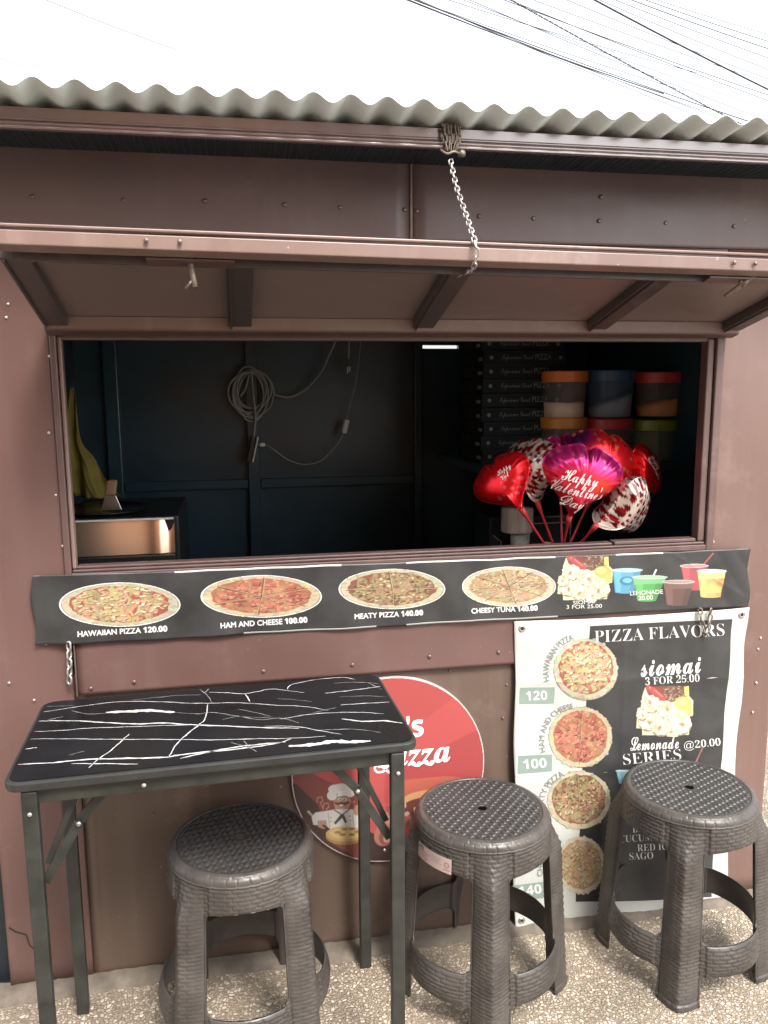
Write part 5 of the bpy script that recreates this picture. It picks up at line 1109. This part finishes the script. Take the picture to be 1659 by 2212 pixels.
balloon(1096, 1052, .14, .180, -40, -8, -38, paint_red, 'red heart balloon leaning out at the far left of the bunch', [('Happy', .1, .55, .30, .15), ('Val', .12, .40, .12, .15)], -.03, thick=.50, seed=2)
balloon(1153, 1022, .15, .200, -60, 4, -8, paint_leopard, 'white balloon with dark hearts standing edge on left of centre', None, -.014, thick=.44, seed=3)
balloon(1210, 1000, .24, .175, 10, 6, -6, paint_mix, 'dark purple heart balloon mostly hidden behind the front one', None, .0, thick=.42, seed=4)
balloon(1293, 1012, .18, .225, 6, -8, 20, paint_mixred, 'bright red heart balloon rising behind the purple one', None, .006, thick=.46, seed=5)
balloon(1380, 1036, .22, .190, 30, 4, 48, paint_red, "red heart balloon at the far right with part of Valentine's showing", [('Happy', -.62, -.12, .40, .16), ("Valentine's", -.70, .12, .22, .16)], .012, thick=.46, seed=6)
balloon(1338, 1104, .09, .205, 28, 30, 62, paint_leopard, 'white balloon with red hearts tilted low on the right', None, .022, thick=.50, seed=7)

# ------------------------------------------------------------------ overhead cables
def cable(p0, p1, y, r, lab, name='overhead_cable', twist=False, grp='overhead cables crossing the sky'):
    y0, y1 = y; a, c = Vector(at(*p0, y0)), Vector(at(*p1, y1)); d = c - a; a2, c2_ = a - d * .6, c + d * .45; n_ = 40; P = []
    for i in range(n_ + 1):
        t = i / n_; p = a2 + (c2_ - a2) * t; p.z -= .035 * d.length * 4 * (t - .29) * (.78 - t) * .5; P.append(p)
    b = MB(); r = max(r * .55, .0034)
    if twist:
        for s_ in (0, math.pi):
            Q = smooth_path(P, 8); b.tube([q + Vector((math.cos(i * .9 + s_), 0, math.sin(i * .9 + s_))) * r for i, q in enumerate(Q)], r * .7, 5)
    else: b.tube(P, r, 6)
    tag(b.build(name, WIRE, None, smooth=True), lab, 'cable', grp)
LB = 'thin black overhead cable crossing the white sky above the roof'
cable((1285, 0), (1659, 193), (6, 6.5), .016, 'thickest black overhead cable, running down to the right edge')
cable((1105, 0), (1560, 247), (6, 6.5), .010, 'twisted dashed cable sloping down steeply to the corrugated roof', twist=True)
for p0, p1, y, r in (((880, 0), (1280, 150), 6.2, .011), ((895, 0), (1420, 195), 6.1, .008), ((905, 0), (1480, 240), 6.3, .006), ((985, 5), (1360, 118), 6.6, .006), ((1090, 0), (1659, 205), 6.8, .008), ((1150, 20), (1640, 210), 6.5, .007),
                     ((1330, 0), (1659, 125), 6.9, .007), ((1365, 0), (1659, 105), 7.0, .009), ((1395, 0), (1655, 88), 7.2, .008), ((1300, 2), (1659, 150), 6.4, .005), ((1000, 40), (1520, 230), 6.0, .007), ((1240, 90), (1659, 235), 7.4, .005), ((930, 12), (1330, 150), 6.4, .006), ((1120, 45), (1590, 235), 6.3, .006), ((1420, 0), (1659, 74), 7.3, .006), ((1180, 10), (1659, 178), 7.1, .005), ((960, 30), (1450, 215), 6.2, .005), ((1285, 25), (1659, 170), 6.7, .005), ((1060, 65), (1545, 252), 6.2, .006)):
    cable(p0, p1, (y, y + .5), r, LB)
cable((100, 0), (300, 78), (7, 7.2), .003, 'single hair thin wire at the upper left of the sky', grp=None)
cable((0, 125), (36, 139), (7, 7.2), .0025, 'faint short wire meeting the roof at the left edge', grp=None)

# ------------------------------------------------------------------ neighbours
b = MB(); b.box(-1.3, -.582, .03, 1.2, 0, 1.85); o = b.build('neighbouring_stall', mat('navy_panel', (.008, .012, .017), .5, var=.2), None); tag(o, 'dark navy panel of the next stall at the left edge', 'stall')
hs_ = thing('house', 'peach painted house facing the stall from across the lane', 'house', (0, -7.0, 0))
PEACH = mat('peach_plaster', (.55, .27, .13), .8, var=.15, scale=2, bump=.2, bscale=30)
b = MB(); b.box(-9, 2.4, -.3, 0, 0, 6.2); b.build('wall', PEACH, hs_)
b = MB(); b.prism([(-3, 7.4), (.35, 6.1), (.35, 6.22), (-3, 7.5)], -9.2, 2.6); b.build('roof', GALV, hs_)
for x in (-5.4, -2.4, .6):
    for z in (.9, 3.2):
        if z < 1 and x == -2.4: continue
        b = MB(); b.box(x, x + 1.1, .002, .03, z, z + 1.2); fw_o = b.build('window', WHITEP, hs_); b = MB(); b.box(x + .07, x + 1.03, .031, .034, z + .07, z + 1.13); b.build('pane', BLACKP, fw_o)
b = MB(); b.box(-2.4, -1.5, .002, .04, 0, 2.05); b.build('door', WOOD, hs_)
